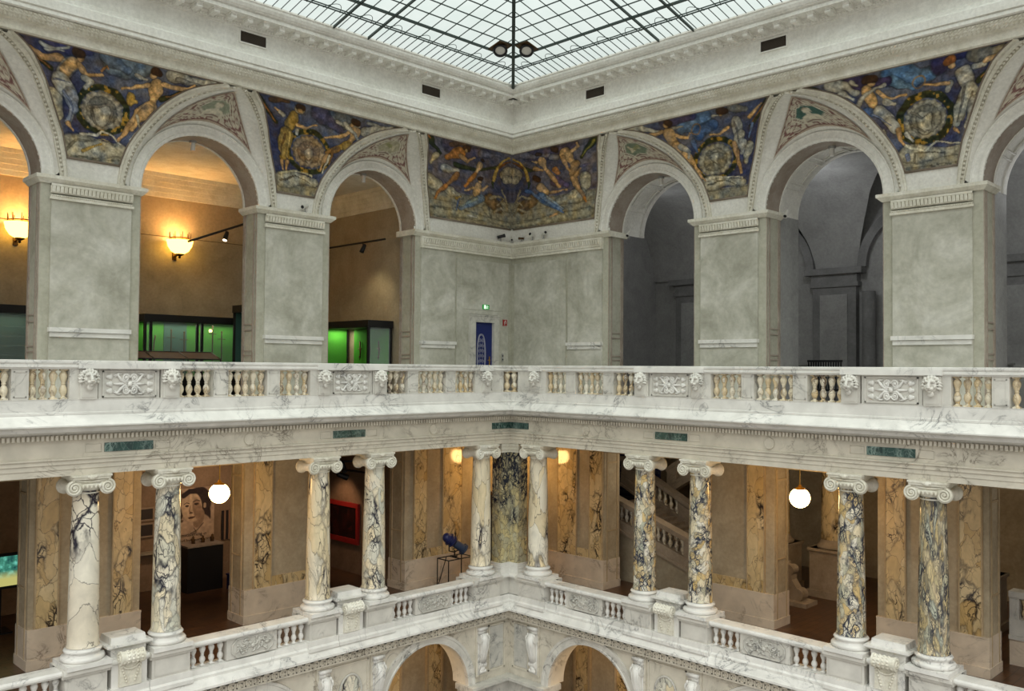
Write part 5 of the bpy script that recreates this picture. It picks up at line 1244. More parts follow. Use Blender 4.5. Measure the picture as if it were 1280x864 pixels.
# ------------------------------------------------------------------ globe lamps of the lower gallery
M['globe'] = emit('lit_opal_globe', (255, 204, 128), GLOBE_E)
for S, u, g, z, lab in (('L', 11.0, 1.27, -2.0, 'lit globe pendant lamp left, in front of the portrait poster'), ('R', 11.0, 1.27, -2.0, 'lit globe pendant lamp at right, left of the blue-grey column'), ('L', 1.27, 1.27, -1.9, 'lit globe pendant lamp hidden behind the corner pillar')):
    B = (u, g, -1.16); t = thing('globe_pendant', lab, 'lamp', B, S, 'globe pendants of the lower gallery')
    q = MB(); q.ball((u, g, z), .235, 40, 26); q.build('globe', M['globe'], t, S, B)
    q = MB(); q.cyl((u, g, z+.3), (u, g, -1.2), .012, 8); q.build('rod', M['brass'], t, S, B)
    q = MB(); q.lathe((u, g, z), [(.13, .2), (.12, .235), (.05, .26), (.03, .31), (0, .31)], 20); q.lathe((u, g, -1.16), [(.09, 0), (.07, -.03), (0, -.05)], 16); q.build('cap', M['brass'], t, S, B)

# ------------------------------------------------------------------ sconces in the upper left room
M['bowl'] = emit('lit_alabaster_bowl', (255, 200, 84), 8.)
for u, lab in ((9.33, 'lit bowl wall sconce seen through the second left arch'), (13.7, 'lit bowl wall sconce at the far left edge')):
    g = -4.72; B = (u, -5.1, 4.5); t = thing('wall_sconce', lab, 'lamp', B, 'L', 'bowl sconces of the display room')
    q = MB(); q.lathe((u, g, 4.34), [(.0, 0), (.12, .02), (.25, .10), (.34, .24), (.38, .42), (.36, .42), (.32, .26), (.22, .12), (0, .05)], 28); q.build('bowl', M['bowl'], t, 'L', B)
    q = MB(); q.lathe((u, g, 4.34), [(0, -.12), (.04, -.1), (.03, -.05), (.12, -.01), (.13, .02), (0, .02)], 16)
    q.tube([(u+.29*math.cos(2*PI*k/20), g+.29*math.sin(2*PI*k/20), 4.82) for k in range(20)], .025, 5, closed=True)
    for k in range(9):
        a = 2*PI*k/9; q.cyl((u+.29*math.cos(a), g+.29*math.sin(a), 4.70), (u+.31*math.cos(a), g+.31*math.sin(a), 5.0), .02, 6, .01)
    q.cyl((u, g-.05, 4.36), (u, -5.09, 4.3), .03, 8); q.box(u-.06, u+.06, -5.1, -5.06, 4.2, 4.5); q.build('mount', M['bronze'], t, 'L', B)
    l = bpy.data.lights.new('sconce_glow', 'POINT'); l.energy = SCONCE_W; l.color = (1., .64, .28); l.shadow_soft_size = .12
    lo = bpy.data.objects.new('sconce_glow', l); COL.objects.link(lo); lo.location = (u, g, 4.72)

# ------------------------------------------------------------------ upper left room: showcases
M['green_panel'] = plain('green_backdrop', (74, 150, 52), .7, .1)
M['teal_panel'] = plain('teal_backdrop', (52, 92, 84), .6)
def showcase(S, u0, u1, g0, g1, z1, label, objs=True, posts=(), back='green_panel', teal=None, lamp=0):
    B = ((u0+u1)/2, (g0+g1)/2, .01); t = thing('glass_showcase', label, 'showcase', B, S)
    q = MB(); q.box(u0, u1, g0, g1, .01, .7); q.build('base_cabinet', M['black'], t, S, B)
    q = MB(); q.box(u0-.03, u1+.03, g0, g1+.03, z1-.22, z1); q.build('header', M['black'], t, S, B)
    q = MB()
    for u in (u0+.03, u1-.03)+tuple(posts): MB().box(u-.035, u+.035, g1-.07, g1, .7, z1-.22).build('post', M['black'], t, S, B)
    for u in (u0+.03, u1-.03): MB().box(u-.03, u+.03, g0, g0+.06, .7, z1-.22).build('post', M['black'], t, S, B)
    if lamp:
        l = bpy.data.lights.new('case_light', 'AREA'); l.shape = 'RECTANGLE'; l.size = u1-u0-.3 if S == 'L' else .2; l.size_y = .2; l.energy = lamp; l.color = (1., 1., .72)
        lo = bpy.data.objects.new('case_light', l); COL.objects.link(lo); lo.location = mp(((u0+u1)/2, g0+.32, z1-.24), S)
    q = MB(); q.box(u0+.06, u1-.06, g0+.02, g0+.05, .7, z1-.22); q.build('backdrop', M[back], t, S, B)
    if teal:
        q = MB(); q.box(teal[0], teal[1], g0+.05, g0+.08, .7, z1-.22); q.build('side_backdrop', M['teal_panel'], t, S, B)
    q = MB(); q.box(u0+.06, u1-.06, g1-.03, g1-.02, .7, z1-.22); q.build('glass_front', M['glass'], t, S, B)
    return t
def blade(S, u, g, z0, z1, label, bend=0., hilt=True):
    q = MB(); q.tube([(u, g, z0), (u+bend*.4, g, z0+(z1-z0)*.5), (u+bend*.2, g, z1-.12), (u, g, z1)], [.012, .02, .022, .022], 6)
    if hilt: q.cyl((u-.12, g, z1-.2), (u+.12, g, z1-.2), .014, 6); q.ball((u, g, z1+.02), .03, 8, 5)
    tag(q.build('antique_sword', M['bronze'], None, S), label, 'sword')
showcase('L', 7.3, 10.5, -5.05, -4.35, 2.5, 'long black-framed showcase with green lit interior behind the second left arch', posts=(8.75, 8.9, 10.3), teal=(8.95, 9.65), lamp=14)
blade('L', 10.0, -4.75, 1.15, 1.9, 'short curved sword at the left end of the long green showcase', .14, False)
blade('L', 9.55, -4.7, 1.05, 2.05, 'thin straight sword beside the teal panel of the long showcase'); blade('L', 9.15, -4.7, 1.05, 2.0, 'thin straight sword in front of the teal panel')
blade('L', 8.25, -4.7, 1.0, 2.2, 'tall cross-hilted sword in the right green bay of the long showcase'); blade('L', 7.95, -4.7, 1.0, 2.05, 'slim dark sword beside the tall cross-hilted one'); blade('L', 8.6, -4.75, 1.3, 2.2, 'dark sword hanging next to the middle post of the long showcase')
q = MB(); q.lathe((8.42, -4.5, 2.08), [(0, -.05), (.045, -.03), (.05, .02), (.02, .05), (0, .05)], 12); tag(q.build('spot_bulb', emit('lit_bulb', (255, 235, 150), 4.), None, 'L'), 'small glowing bulb inside the long green showcase', 'bulb')
showcase('L', 7.25, 7.9, -4.1, -3.2, 2.86, 'tall black showcase corner against the right jamb of the second left arch', back='teal_panel')
B = (10.4, -2.7, .01); t = thing('table_vitrine', 'low black-edged table vitrine in front of the long green showcase', 'vitrine', B, 'L')
q = MB(); q.add([(9.1, -2.5, 1.2), (12.0, -2.5, 1.2), (12.0, -3.1, 1.4), (9.1, -3.1, 1.4)], [(0, 1, 2, 3)]); q.build('glass_top', plain('brown_baize_under_glass', (112, 96, 86), .15, .6), t, 'L', B)
q = MB(); q.box(9.1, 12.0, -3.1, -2.5, .9, 1.14); q.build('case_body', M['grey_fit'], t, 'L', B)
q = MB()
for u in (9.1, 10.05, 11.0, 12.0): q.tube([(u, -3.1, 1.4), (u, -2.5, 1.2), (u, -2.5, .9)], .02, 5)
for p in ((-2.5, 1.2), (-3.1, 1.4), (-2.5, .92)): q.tube([(9.1,)+p, (12.0,)+p], .02, 5)
for u in (9.2, 11.9):
    for g in (-2.58, -3.02): q.box(u-.03, u+.03, g-.03, g+.03, .01, .9)
q.build('frame', M['black'], t, 'L', B)
showcase('L', 4.1, 5.0, -3.55, -1.15, 2.46, 'small black-framed showcase with green interior behind the left arch nearest the corner', posts=(), lamp=9)
# face of that case turned towards the arch: long green back panel on the end wall
q = MB(); q.box(4.12, 4.15, -3.1, -1.25, .75, 2.22); tag(q.build('green_backdrop_board', M['green_panel'], None, 'L'), 'bright green board at the back of the small showcase', 'board')
for k, (g, lab) in enumerate(((-2.7, 'small dark dagger left in the small green showcase'), (-2.2, 'ornate brown dagger in the middle of the small green showcase'), (-1.7, 'small dark dagger right in the small green showcase'))):
    q = MB(); q.tube([(4.2, g, 1.15+.1*(k != 1)), (4.2, g+.03, 1.5), (4.2, g, 2.0-.15*(k != 1))], [.012, .03, .025], 6); q.tube([(4.2, g-.1, 1.62), (4.2, g, 1.58), (4.2, g+.1, 1.62)], .018, 5); q.ball((4.2, g, 1.35), .04, 8, 5)
    tag(q.build('antique_dagger', M['bronze'], None, 'L'), lab, 'dagger')
B = (4.05, -4.1, .01); t = thing('open_door_leaf', 'dark blue door leaf half hidden at the left side of the first left arch', 'door', B, 'L')
q = MB(); q.box(4.03, 4.09, -4.75, -3.62, .01, 2.36); q.build('leaf', M['blue'], t, 'L', B)
q = MB(); q.box(4.09, 4.16, -3.95, -3.75, 1.24, 1.28); q.build('handle', M['grey_fit'], t, 'L', B)
showcase('L', 13.2, 17.5, -5.05, -4.35, 2.56, 'wide teal showcase cut off by the left edge of the photo', back='teal_panel', posts=(15.0,), lamp=8)
for k, z in enumerate((1.25, 1.5, 1.75, 2.0)):
    q = MB(); q.box(13.35, 17.3, -4.9, -4.45, z, z+.015); tag(q.build('glass_shelf', M['glass'], None, 'L'), 'glass shelf in the teal showcase at the left edge, %s' % ('lowest', 'second from the bottom', 'second from the top', 'topmost')[k], 'shelf')
def track(S, p, q_, label, lamps, sz=1., lit=False):
    B = p; t = thing('track_light', label, 'lamp', B, S); q = MB(); q.cyl(p, q_, .035, 6); q.build('track', M['black'], t, S, B)
    P, Q = Vector(p), Vector(q_)
    for f, a in lamps:
        c = P.lerp(Q, f); h = MB(); h.cyl(c, c-Vector((0, 0, .14)), .018, 6); e = c-Vector((0, 0, .2)); d = Vector(a).normalized(); h.cyl(e-d*.12*sz, e+d*.12*sz, .06*sz, 12, .075*sz); h.ball(e-d*.12*sz, .06*sz, 8, 5); ho = h.build('spot_head', M['black'], t, S, B)
        if lit: MB().cyl(e+d*.118*sz, e+d*.13*sz, .062*sz, 12).build('lit_lens', M['spot_lens'], ho, S, B)
    return t
M['spot_lens'] = emit('lit_spot_lens', (255, 236, 200), 4.)
track('L', (9.75, -3.3, 4.55), (8.0, -2.6, 5.3), 'slanting black track light seen through the second left arch', [(.55, (.4, .2, -1))], lit=True)
track('L', (4.6, -3.9, 4.95), (4.6, -.9, 4.95), 'black track light across the first left arch', [(.62, (.5, 0, -1))])
q = MB(); q.tube([(4.2, -4.8, 4.85), (20, -4.9, 4.85)], .01, 5); tag(q.build('ceiling_cable', M['bronze'], None, 'L'), 'thin cable stretched along the back wall of the display room', 'cable')

# ------------------------------------------------------------------ corner door, signs and fittings
B = (1.3, -.1, 0); t = thing('emergency_exit_door', 'blue door with oval lattice panel in the upper corner', 'door', B, 'L')
q = MB(); q.box(.67, 1.94, .0, .12, 2.5, 2.73); q.box(1.71, 1.94, .0, .12, 0, 2.5); q.box(.67, .9, .0, .12, 0, 2.5); q.box(.64, 1.97, .0, .14, 2.7, 2.74); q.build('door_surround', M['marble_grey'], t, 'L', B)
q = MB(); q.box(.9, 1.71, .0, .012, 0, 2.5); q.build('leaf', plain('deep_blue_door_paint', (22, 36, 96), .45), t, 'L', B)
q = MB()
for rr in (0, 1): q.tube([(1.38+(.19-.03*rr)*math.copysign(abs(math.cos(a))**.7, math.cos(a)), .02, 1.42+(.70-.03*rr)*math.sin(a)) for a in np.linspace(0, 2*PI, 41)[:-1]], .012, 5, closed=True)
for k in range(7):
    for s in (-1, 1): q.tube(spiral(1.38+s*.075, .02, .92+.165*k, .07, s, 16, 1.5), .009, 4)
q.build('lattice_panel', plain('pale_lattice', (150, 150, 165), .5), t, 'L', B)
q = MB(); q.box(.99, 1.03, .012, .03, 1.1, 1.4); q.tube([(1.01, .02, 1.28), (1.01, .06, 1.28), (1.12, .065, 1.28)], .014, 6); q.build('handle', M['brass'], t, 'L', B)
# exit sign: white running figure and doorway on green
B = (1.22, 0, 2.92); t = thing('exit_sign', 'green emergency exit sign with white running figure above the blue door', 'sign', B, 'L')
q = MB(); q.box(1.08, 1.36, .02, .07, 2.93, 3.08); q.build('sign_box', emit('lit_green_sign', (20, 130, 50), .6), t, 'L', B)
W = emit('lit_white_pictogram', (235, 255, 235), .8)
q = MB(); q.box(1.23, 1.32, .07, .074, 2.945, 3.065); q.build('doorway_symbol', W, t, 'L', B)
q = MB(); q.ball((1.165, .072, 3.05), (.014, .004, .014), 8, 5)
for P in ([(1.165, 3.03), (1.175, 2.99)], [(1.175, 2.99), (1.15, 2.97), (1.155, 2.945)], [(1.175, 2.99), (1.195, 2.965), (1.215, 2.96)], [(1.168, 3.025), (1.14, 3.01), (1.125, 3.025)], [(1.168, 3.025), (1.195, 3.005), (1.21, 3.015)]): q.tube([(a, .073, b) for a, b in P], .007, 4)
q.build('running_figure', W, t, 'L', B)
B = (.33, 0, 2.44); t = thing('fire_sign', 'small red fire equipment sign beside the blue door', 'sign', B, 'L')
q = MB(); q.box(.24, .42, .02, .05, 2.42, 2.64); q.build('sign_plate', M['red'], t, 'L', B)
q = MB(); q.tube([(.36, .052, 2.46), (.36, .052, 2.56), (.33, .052, 2.6), (.30, .052, 2.57), (.30, .052, 2.5)], .012, 5); q.box(.25, .41, .05, .052, 2.425, 2.432); q.box(.25, .41, .05, .052, 2.628, 2.635); q.build('pictogram', M['white_fit'], t, 'L', B)
B = (.42, 0, 1.25); t = thing('switch_plate', 'small switch plate with two dark buttons right of the blue door', 'switch', B, 'L')
q = MB(); q.box(.38, .46, .02, .035, 1.24, 1.5); q.build('plate', M['grey_fit'], t, 'L', B)
q = MB(); q.cyl((.42, .03, 1.31), (.42, .05, 1.31), .022, 10); q.cyl((.42, .03, 1.43), (.42, .05, 1.43), .022, 10); q.build('button', M['black'], t, 'L', B)
def cam(S, u, label, mat='white_fit', g=.1, z=5.2, d=(.3, 1, -.5), sz=1.):
    B = (u, g, z); t = thing('security_camera', label, 'camera', B, S)
    q = MB(); q.cyl((u, g, z), (u, g, z+.02), .05, 12); q.cyl((u, g, z), (u, g, z+.14*sz), .018, 8); q.build('bracket', M['grey_fit'], t, S, B)
    c = Vector((u, g, z+.17*sz)); d = Vector(d).normalized(); q = MB(); q.cyl(c-d*.11*sz, c+d*.11*sz, .05*sz, 14); q.cyl(c+d*.09*sz, c+d*.15*sz, .06*sz, 14); q.build('camera_body', M[mat], t, S, B)
    q = MB(); q.cyl(c+d*.15*sz, c+d*.155*sz, .045*sz, 12); q.build('lens', M['black'], t, S, B)
cam('L', 8.05, 'white camera on the impost between the first two left arches', d=(.9, .5, -.3), z=5.2)
cam('L', .62, 'black spot camera on the impost just left of the corner', 'black', d=(-.8, .7, .3))
cam('L', .17, 'small white camera standing right in the corner on the impost', 'white_fit', g=.17, d=(.5, .5, -.3), sz=.8)
cam('R', .55, 'small dark camera on the impost just right of the corner', 'bronze', d=(-.6, .8, .0), sz=.7)
cam('R', 1.05, 'black and white camera on the impost right of the corner', 'white_fit', d=(.2, 1, .2))
cam('R', 1.55, 'white bracketed camera farther right on the corner impost', 'white_fit', d=(.9, .4, .2))
cam('R', 4.3, 'white camera hanging at the spring of the first right arch', 'white_fit', g=-.8, z=5.05, d=(.2, .9, -.8))
cam('R', 9.55, 'white camera on a bracket at the spring of the second right arch', 'white_fit', g=-.8, z=5.05, d=(.2, .9, -.8))
for S, u, lab in (('L', UA[1], 'white cylinder detector under the crown of the second left arch'), ('L', UA[0], 'white cylinder detector under the crown of the first left arch'), ('R', UA[0], 'white cylinder detector under the crown of the first right arch'), ('R', UA[1], 'white cylinder detector under the crown of the second right arch')):
    B = (u, -.55, ZS+HW); t = thing('ceiling_detector', lab, 'detector', B, S, 'detectors under the arch crowns')
    q = MB(); q.cyl((u, -.55, ZS+HW-.06), (u, -.55, ZS+HW-.26), .06, 14); q.build('detector_body', M['white_fit'], t, S, B)
    q = MB(); q.cyl((u, -.55, ZS+HW), (u, -.55, ZS+HW-.06), .09, 14); q.build('ceiling_plate', M['grey_fit'], t, S, B)

# ------------------------------------------------------------------ furniture seen in the vaulted room
def rail_back(S, u, g, label):
    B = (u, g, .01); t = thing('slatted_bench', label, 'bench', B, S)
    q = MB(); q.box(u-.5, u+.5, g-.05, g+.02, 1.26, 1.32)
    for k in range(14): x = u-.47+.94*k/13; q.box(x-.018, x+.018, g-.03, g, .5, 1.26)
    q.build('backrest', M['black'], t, S, B)
    q = MB(); q.box(u-.5, u+.5, g-.05, g+.45, .46, .52); q.build('seat', M['black'], t, S, B)
    for a in (-.47, .47):
        for b in (-.03, .42): q = MB(); q.box(u+a-.025, u+a+.025, g+b-.025, g+b+.025, .01, .46); q.build('leg', M['black'], t, S, B)
rail_back('R', 9.75, -2.6, 'black slatted bench back behind the second right arch')
def crate(S, u, g, w, z1, mat, label):
    B = (u, g, .01); t = thing('display_plinth', label, 'plinth', B, S); q = MB(); q.box(u-w/2, u+w/2, g-.3, g+.3, .01, z1-.05); q.build('body', M[mat], t, S, B); q = MB(); q.box(u-w/2-.03, u+w/2+.03, g-.33, g+.33, z1-.05, z1); q.build('top', M[mat], t, S, B)
crate('R', 8.6, -2.9, .75, 1.22, 'grey_fit', 'pale grey plinth beside the black bench behind the second right arch')
crate('R', 14.0, -2.9, .7, 1.25, 'grey_fit', 'pale grey plinth at the right edge behind the third right arch')
crate('R', 14.9, -2.9, .6, 1.2, 'grey_fit', 'pale grey plinth cut off by the right edge of the photo')
crate('R', 7.4, -2.6, .5, 1.3, 'black', 'black plinth against the left jamb of the second right arch')

# ------------------------------------------------------------------ lower left rooms
def flat(S, name, label, cat, u0, u1, g, z0, z1, mat, frame=None, fw=.03, group=None):
    B = ((u0+u1)/2, g, z0); t = thing(name, label, cat, B, S, group)
    q = MB(); q.box(u0, u1, g, g+.02, z0, z1); q.build('sheet', mat, t, S, B)
    if frame:
        q = MB(); q.box(u0-fw, u1+fw, g, g+.04, z0-fw, z0); q.box(u0-fw, u1+fw, g, g+.04, z1, z1+fw); q.box(u0-fw, u0, g, g+.04, z0, z1); q.box(u1, u1+fw, g, g+.04, z0, z1); q.build('frame', frame, t, S, B)
    return t
# portrait poster (an anonymous face of the printer's own drawing)
def poster():
    u0, u1, z0, z1, g = 7.95, 9.5, -4.42, -2.70, -5.0; nu, nv = 90, 100; vs = []; X = []; Y = []
    for j in range(nv+1):
        for i in range(nu+1): vs.append((u0+(u1-u0)*i/nu, g, z0+(z1-z0)*j/nv)); X.append(1-i/nu); Y.append(j/nv)
    X = np.array(X)*1.55; Y = np.array(Y)*1.72; C = np.tile(np.array((176., 150., 124.)), (len(X), 1))
    def ell(cx, cy, rx, ry, col, rot=0., soft=12):
        nonlocal C
        c, s = math.cos(rot), math.sin(rot); x = (X-cx)*c+(Y-cy)*s; y = -(X-cx)*s+(Y-cy)*c
        m = np.clip((1-np.hypot(x/rx, y/ry))*soft+.5, 0, 1); C = over(C, col, m)
    def line(pts, w, col): 
        nonlocal C
        C = over(C, col, np.clip((w/2-segdist(X, Y, pts))*60+.3, 0, 1))
    ell(.35, 1.25, .28, .5, (140, 116, 92)); ell(.3, .95, .25, .25, (60, 48, 40)); line([(.2, .8), (.6, .72)], .08, (84, 66, 54))
    ell(1.02, 1.22, .42, .52, (58, 46, 42), -.2); ell(1.22, 1.0, .2, .45, (58, 46, 42), .2)
    ell(.98, .52, .5, .42, (182, 156, 130)); ell(1.05, .78, .17, .3, (150, 124, 100), -.3)
    ell(.82, 1.14, .33, .46, (196, 168, 136), .12); ell(1.0, 1.05, .14, .34, (150, 122, 98), .2, 4)
    line([(.56, 1.5), (.75, 1.62), (1.1, 1.6)], .16, (52, 42, 40))
    line([(.58, 1.24), (.66, 1.28), (.74, 1.25)], .03, (56, 44, 38)); line([(.86, 1.29), (.98, 1.34), (1.08, 1.30)], .03, (56, 44, 38))
    ell(.67, 1.18, .06, .03, (66, 52, 44)); ell(.97, 1.22, .075, .035, (66, 52, 44)); ell(.95, 1.22, .02, .02, (20, 16, 14))
    line([(.78, 1.18), (.74, 1.02), (.8, .98)], .03, (120, 94, 74)); ell(.8, .96, .06, .03, (96, 74, 60)); ell(.82, .82, .11, .035, (84, 58, 50), .1); line([(.72, .83), (.93, .84)], .014, (50, 34, 30))
    ell(1.24, 1.15, .05, .08, (176, 150, 120)); line([(1.2, .62), (1.0, .42), (.8, .34)], .03, (60, 48, 42)); line([(.9, .5), (.98, .36), (.85, .32)], .025, (60, 48, 42))
    C *= (.9+.2*vnoise(X, Y, 14, 1))[:, None]; C = np.clip(C, 0, 255)/255; lc = ((C+.055)/1.055)**2.4
    B = ((u0+u1)/2, g, z0); t = thing('portrait_poster', 'large sepia poster of a dark-haired woman on the back wall of the left lower room', 'poster', B, 'L')
    w = nu+1; q = MB().add(vs, [(j*w+i, j*w+i+1, (j+1)*w+i+1, (j+1)*w+i) for j in range(nv) for i in range(nu)], True); q.build('printed_sheet', M['poster'], t, 'L', B, recalc=False, col=np.concatenate([lc, np.ones((len(X), 1))], 1))
    q = MB(); q.box(u0, u1, g-.03, g-.005, z0, z1); q.build('backing_board', M['dark_stone'], t, 'L', B)
    for k, s in enumerate(('ie Dramatisierung in', 'tion und Independence')):
        c = bpy.data.curves.new('lettering', 'FONT'); c.body = s; c.size = .145; c.extrude = .002; c.align_x = 'RIGHT' if 0 else 'LEFT'
        c.materials.append(M['black']); tmp = bpy.data.objects.new('tmp', c); COL.objects.link(tmp)
        me = bpy.data.meshes.new_from_object(tmp.evaluated_get(bpy.context.evaluated_depsgraph_get())); bpy.data.objects.remove(tmp)
        o = bpy.data.objects.new('lettering', me); COL.objects.link(o); o.parent = t
        o.rotation_euler = (PI/2, 0, PI); o.location = (u1-.12-B[0], .01, .26-.17*k)
poster()
pm = plain('photo_print_dark', (56, 46, 38), .5); wm_ = plain('photo_mount', (150, 128, 104), .6)
flat('L', 'framed_photograph', 'upper of two dark photographs left of the portrait poster', 'picture', 9.88, 10.3, -5.02, -3.5, -3.2, pm, wm_, .05)
flat('L', 'framed_photograph', 'lower of two dark photographs left of the portrait poster', 'picture', 9.88, 10.3, -5.02, -3.98, -3.66, pm, wm_, .05)
t = flat('L', 'hanging_textile', 'dark striped textile hanging right of the portrait poster', 'textile', 7.15, 7.7, -5.02, -4.4, -3.5, plain('dark_cloth', (40, 32, 28), .8))
for k in range(3): q = MB(); q.box(7.27+.15*k, 7.32+.15*k, -5.0, -4.98, -4.4, -3.5); q.build('stripe', plain('tan_stripe', (150, 116, 88), .8), t, 'L', (7.425, -5.02, -4.4))
q = MB(); q.box(9.6, 10.8, -5.0, -4.75, -4.5, -4.44); tag(q.build('wall_shelf', M['beige_wall'], None, 'L'), 'narrow shelf under the two dark photographs', 'shelf')
B = (8.75, -4.2, ZF); t = thing('black_display_plinth', 'tall black display plinth in front of the portrait poster', 'plinth', B, 'L')
q = MB(); q.box(8.2, 9.3, -4.7, -3.9, ZF+.01, -4.3); q.build('plinth_body', M['black'], t, 'L', B); q = MB(); q.box(8.18, 9.32, -4.72, -3.88, -4.3, -4.25); q.build('plinth_top', M['dark_stone'], t, 'L', B)
for k, (u, lab) in enumerate(((8.95, 'small dark figurine at the left on the black plinth'), (8.65, 'small dark figurine in the middle of the black plinth'), (8.35, 'small dark figurine at the right on the black plinth'))):
    q = MB(); q.lathe((u, -4.3, -4.25), [(0, 0), (.06, 0), (.05, .04), (.06, .1), (.03, .15), (.04, .19), (0, .22)], 12); q.ball((u+.05, -4.3, -4.13), (.03, .03, .03), 8, 5); tag(q.build('figurine', M['bronze'], None, 'L'), lab, 'figurine')
B = (7.93, -3.4, ZF); t = thing('blue_display_box', 'low dark blue box on the floor of the left lower room', 'box', B, 'L')
q = MB(); q.box(7.72, 8.15, -3.75, -3.1, ZF+.01, -5.2); q.build('box_body', M['blue'], t, 'L', B); q = MB(); q.box(7.70, 8.17, -3.77, -3.08, -5.2, -5.16); q.build('box_lid', M['blue'], t, 'L', B)
# red framed picture and tracks behind the first left opening
B = (4.28, -3.4, -4.65); t = thing('red_framed_picture', 'dark picture in a wide red frame between the left columns', 'picture', B, 'L')
q = MB(); q.box(4.26, 4.30, -4.4, -2.62, -4.5, -3.5); q.build('picture_sheet', breccia('dark_patterned_picture', [(40, 20, 18), (70, 26, 22), (30, 18, 18)], (14, 10, 12), 6, .02, .2, (.3, .5)), t, 'L', B)
q = MB()
for a, b, c, d in ((-4.55, -2.5, -4.66, -4.5), (-4.55, -2.5, -3.5, -3.36), (-2.62, -2.5, -4.5, -3.5), (-4.55, -4.4, -4.5, -3.5)): q.box(4.26, 4.34, a, b, c, d)
q.build('frame', M['red'], t, 'L', B)
for z0, z1, lab in ((-3.75, -3.62, 'upper small label card right of the red picture'), (-4.4, -4.0, 'lower small label card right of the red picture')):
    q = MB(); q.box(4.26, 4.275, -2.2, -2.05, z0, z1); q.box(4.275, 4.28, -2.17, -2.08, z0+.03, z1-.03); tag(q.build('label_card', M['black'], None, 'L'), lab, 'card')
track('L', (5.2, -4.9, -2.15), (5.2, -.9, -2.15), 'black track with spot heads left of the pale column above the red picture', [(.18, (-.5, .2, -1)), (.42, (-.5, .3, -1)), (.7, (-.9, .3, -.4))], 1.3)
track('L', (7.0, -3.6, -1.95), (4.4, -2.2, -1.95), 'crossing black track rail above the red picture', [(.8, (-.3, 0, -1))], 1.2)
# projection screen cut off at the left edge
scrn = None
m_, nt_, b_ = newmat('lit_screen_image', .4); P_ = pos(nt_); cc_ = ramp(nt_, noise(nt_, P_, 5, 4), [(.35, lin((10, 50, 60))), (.5, lin((60, 130, 110))), (.65, lin((120, 210, 190)))])
sz = N(nt_, 'ShaderNodeSeparateXYZ'); nt_.links.new(P_, sz.inputs[0]); mr = N(nt_, 'ShaderNodeMapRange'); mr.inputs['From Min'].default_value = -4.3; mr.inputs['From Max'].default_value = -4.1; nt_.links.new(sz.outputs['Z'], mr.inputs['Value'])
cc2 = mixc(nt_, mr.outputs[0], L4((190, 184, 110)), cc_); nt_.links.new(cc2, b_.inputs['Emission Color']); b_.inputs['Emission Strength'].default_value = 1.; b_.inputs['Base Color'].default_value = (.02, .02, .02, 1)
B = (14.4, -3.4, -4.5); t = thing('video_screen', 'lit video screen with green landscape cut off at the left edge', 'screen', B, 'L')
q = MB(); q.box(13.45, 15.6, -3.42, -3.40, -4.48, -3.75); q.build('display', m_, t, 'L', B)
q = MB(); q.box(13.4, 15.65, -3.5, -3.42, -4.55, -3.68); q.box(14.3, 14.7, -3.6, -3.44, ZF+.01, -4.5); q.box(14.1, 14.9, -3.8, -3.2, ZF+.01, ZF+.05); q.build('housing', M['black'], t, 'L', B)

# blue stage lamp on its wire stand
B = (3.35, 1.05, ZF); t = thing('lamp_stand', 'black wire-frame stand under the blue stage lamp', 'stand', B, 'L')
q = MB(); u0, u1, g0, g1, z1 = 2.9, 3.85, .85, 1.35, -4.62
for a in (u0, u1):
    for b in (g0, g1): q.cyl((a, b, ZF), (a, b, z1), .018, 6)
for z in (z1, ZF+.06):
    q.tube([(u0, g0, z), (u1, g0, z), (u1, g1, z), (u0, g1, z)], .018, 5, closed=True)
q.tube([(u1, g0, ZF+.1), (u1-.35, g0, z1)], .014, 5); q.tube([(3.4, g0, z1), (3.4, g1, z1)], .018, 5)
q.build('wire_frame', M['black'], t, 'L', B)
q = MB(); q.box(u0+.02, u1-.25, g0+.02, g1-.02, ZF+.05, ZF+.12); q.build('ballast_plate', M['black'], t, 'L', B)
B = (3.4, 1.1, -4.6); t = thing('stage_lamp', 'blue-grey stage spotlight tilted on a wire stand left of the corner', 'lamp', B, 'L')
q = MB(); q.cyl((3.4, 1.1, -4.6), (3.4, 1.1, -4.56), .09, 14); q.cyl((3.4, 1.1, -4.56), (3.4, 1.1, -4.4), .02, 8); q.tube([(3.62, 1.1, -4.12), (3.62, 1.1, -4.4), (3.4, 1.1, -4.46), (3.18, 1.1, -4.4), (3.18, 1.1, -4.2)], .02, 6); q.build('yoke', M['black'], t, 'L', B)
a, b = Vector((3.62, 1.0, -4.02)), Vector((3.14, 1.22, -4.40)); d = (b-a).normalized()
q = MB(); q.cyl(a, a+d*.25, .15, 18, .15); q.ball(a, (.14, .14, .14), 12, 8); q.cyl(a+d*.08, a+d*.11, .19, 18); q.cyl(a+d*.2, a+d*.23, .185, 18); q.build('lamp_housing', plain('dark_blue_housing', (30, 38, 86), .4), t, 'L', B)
q = MB(); q.cyl(a+d*.3, b, .12, 18, .13); q.cyl(b-d*.05, b+d*.03, .17, 18); q.build('lens_barrel', M['blue_lamp'], t, 'L', B)

# dark doorway in the lower corner
B = (1.0, .02, ZF); t = thing('dark_door', 'dark doorway between the slim white column and the corner pillar', 'door', B, 'L')
q = MB(); q.box(.35, 1.1, 0, .12, ZF+.01, -3.1); q.build('leaf', plain('black_blue_door', (16, 18, 26), .5), t, 'L', B)
q = MB(); q.box(1.1, 1.2, 0, .13, ZF+.01, -3.0); q.box(.25, .35, 0, .13, ZF+.01, -3.0); q.box(.25, 1.2, 0, .13, -3.1, -3.0); q.build('door_frame', M['bronze'], t, 'L', B)

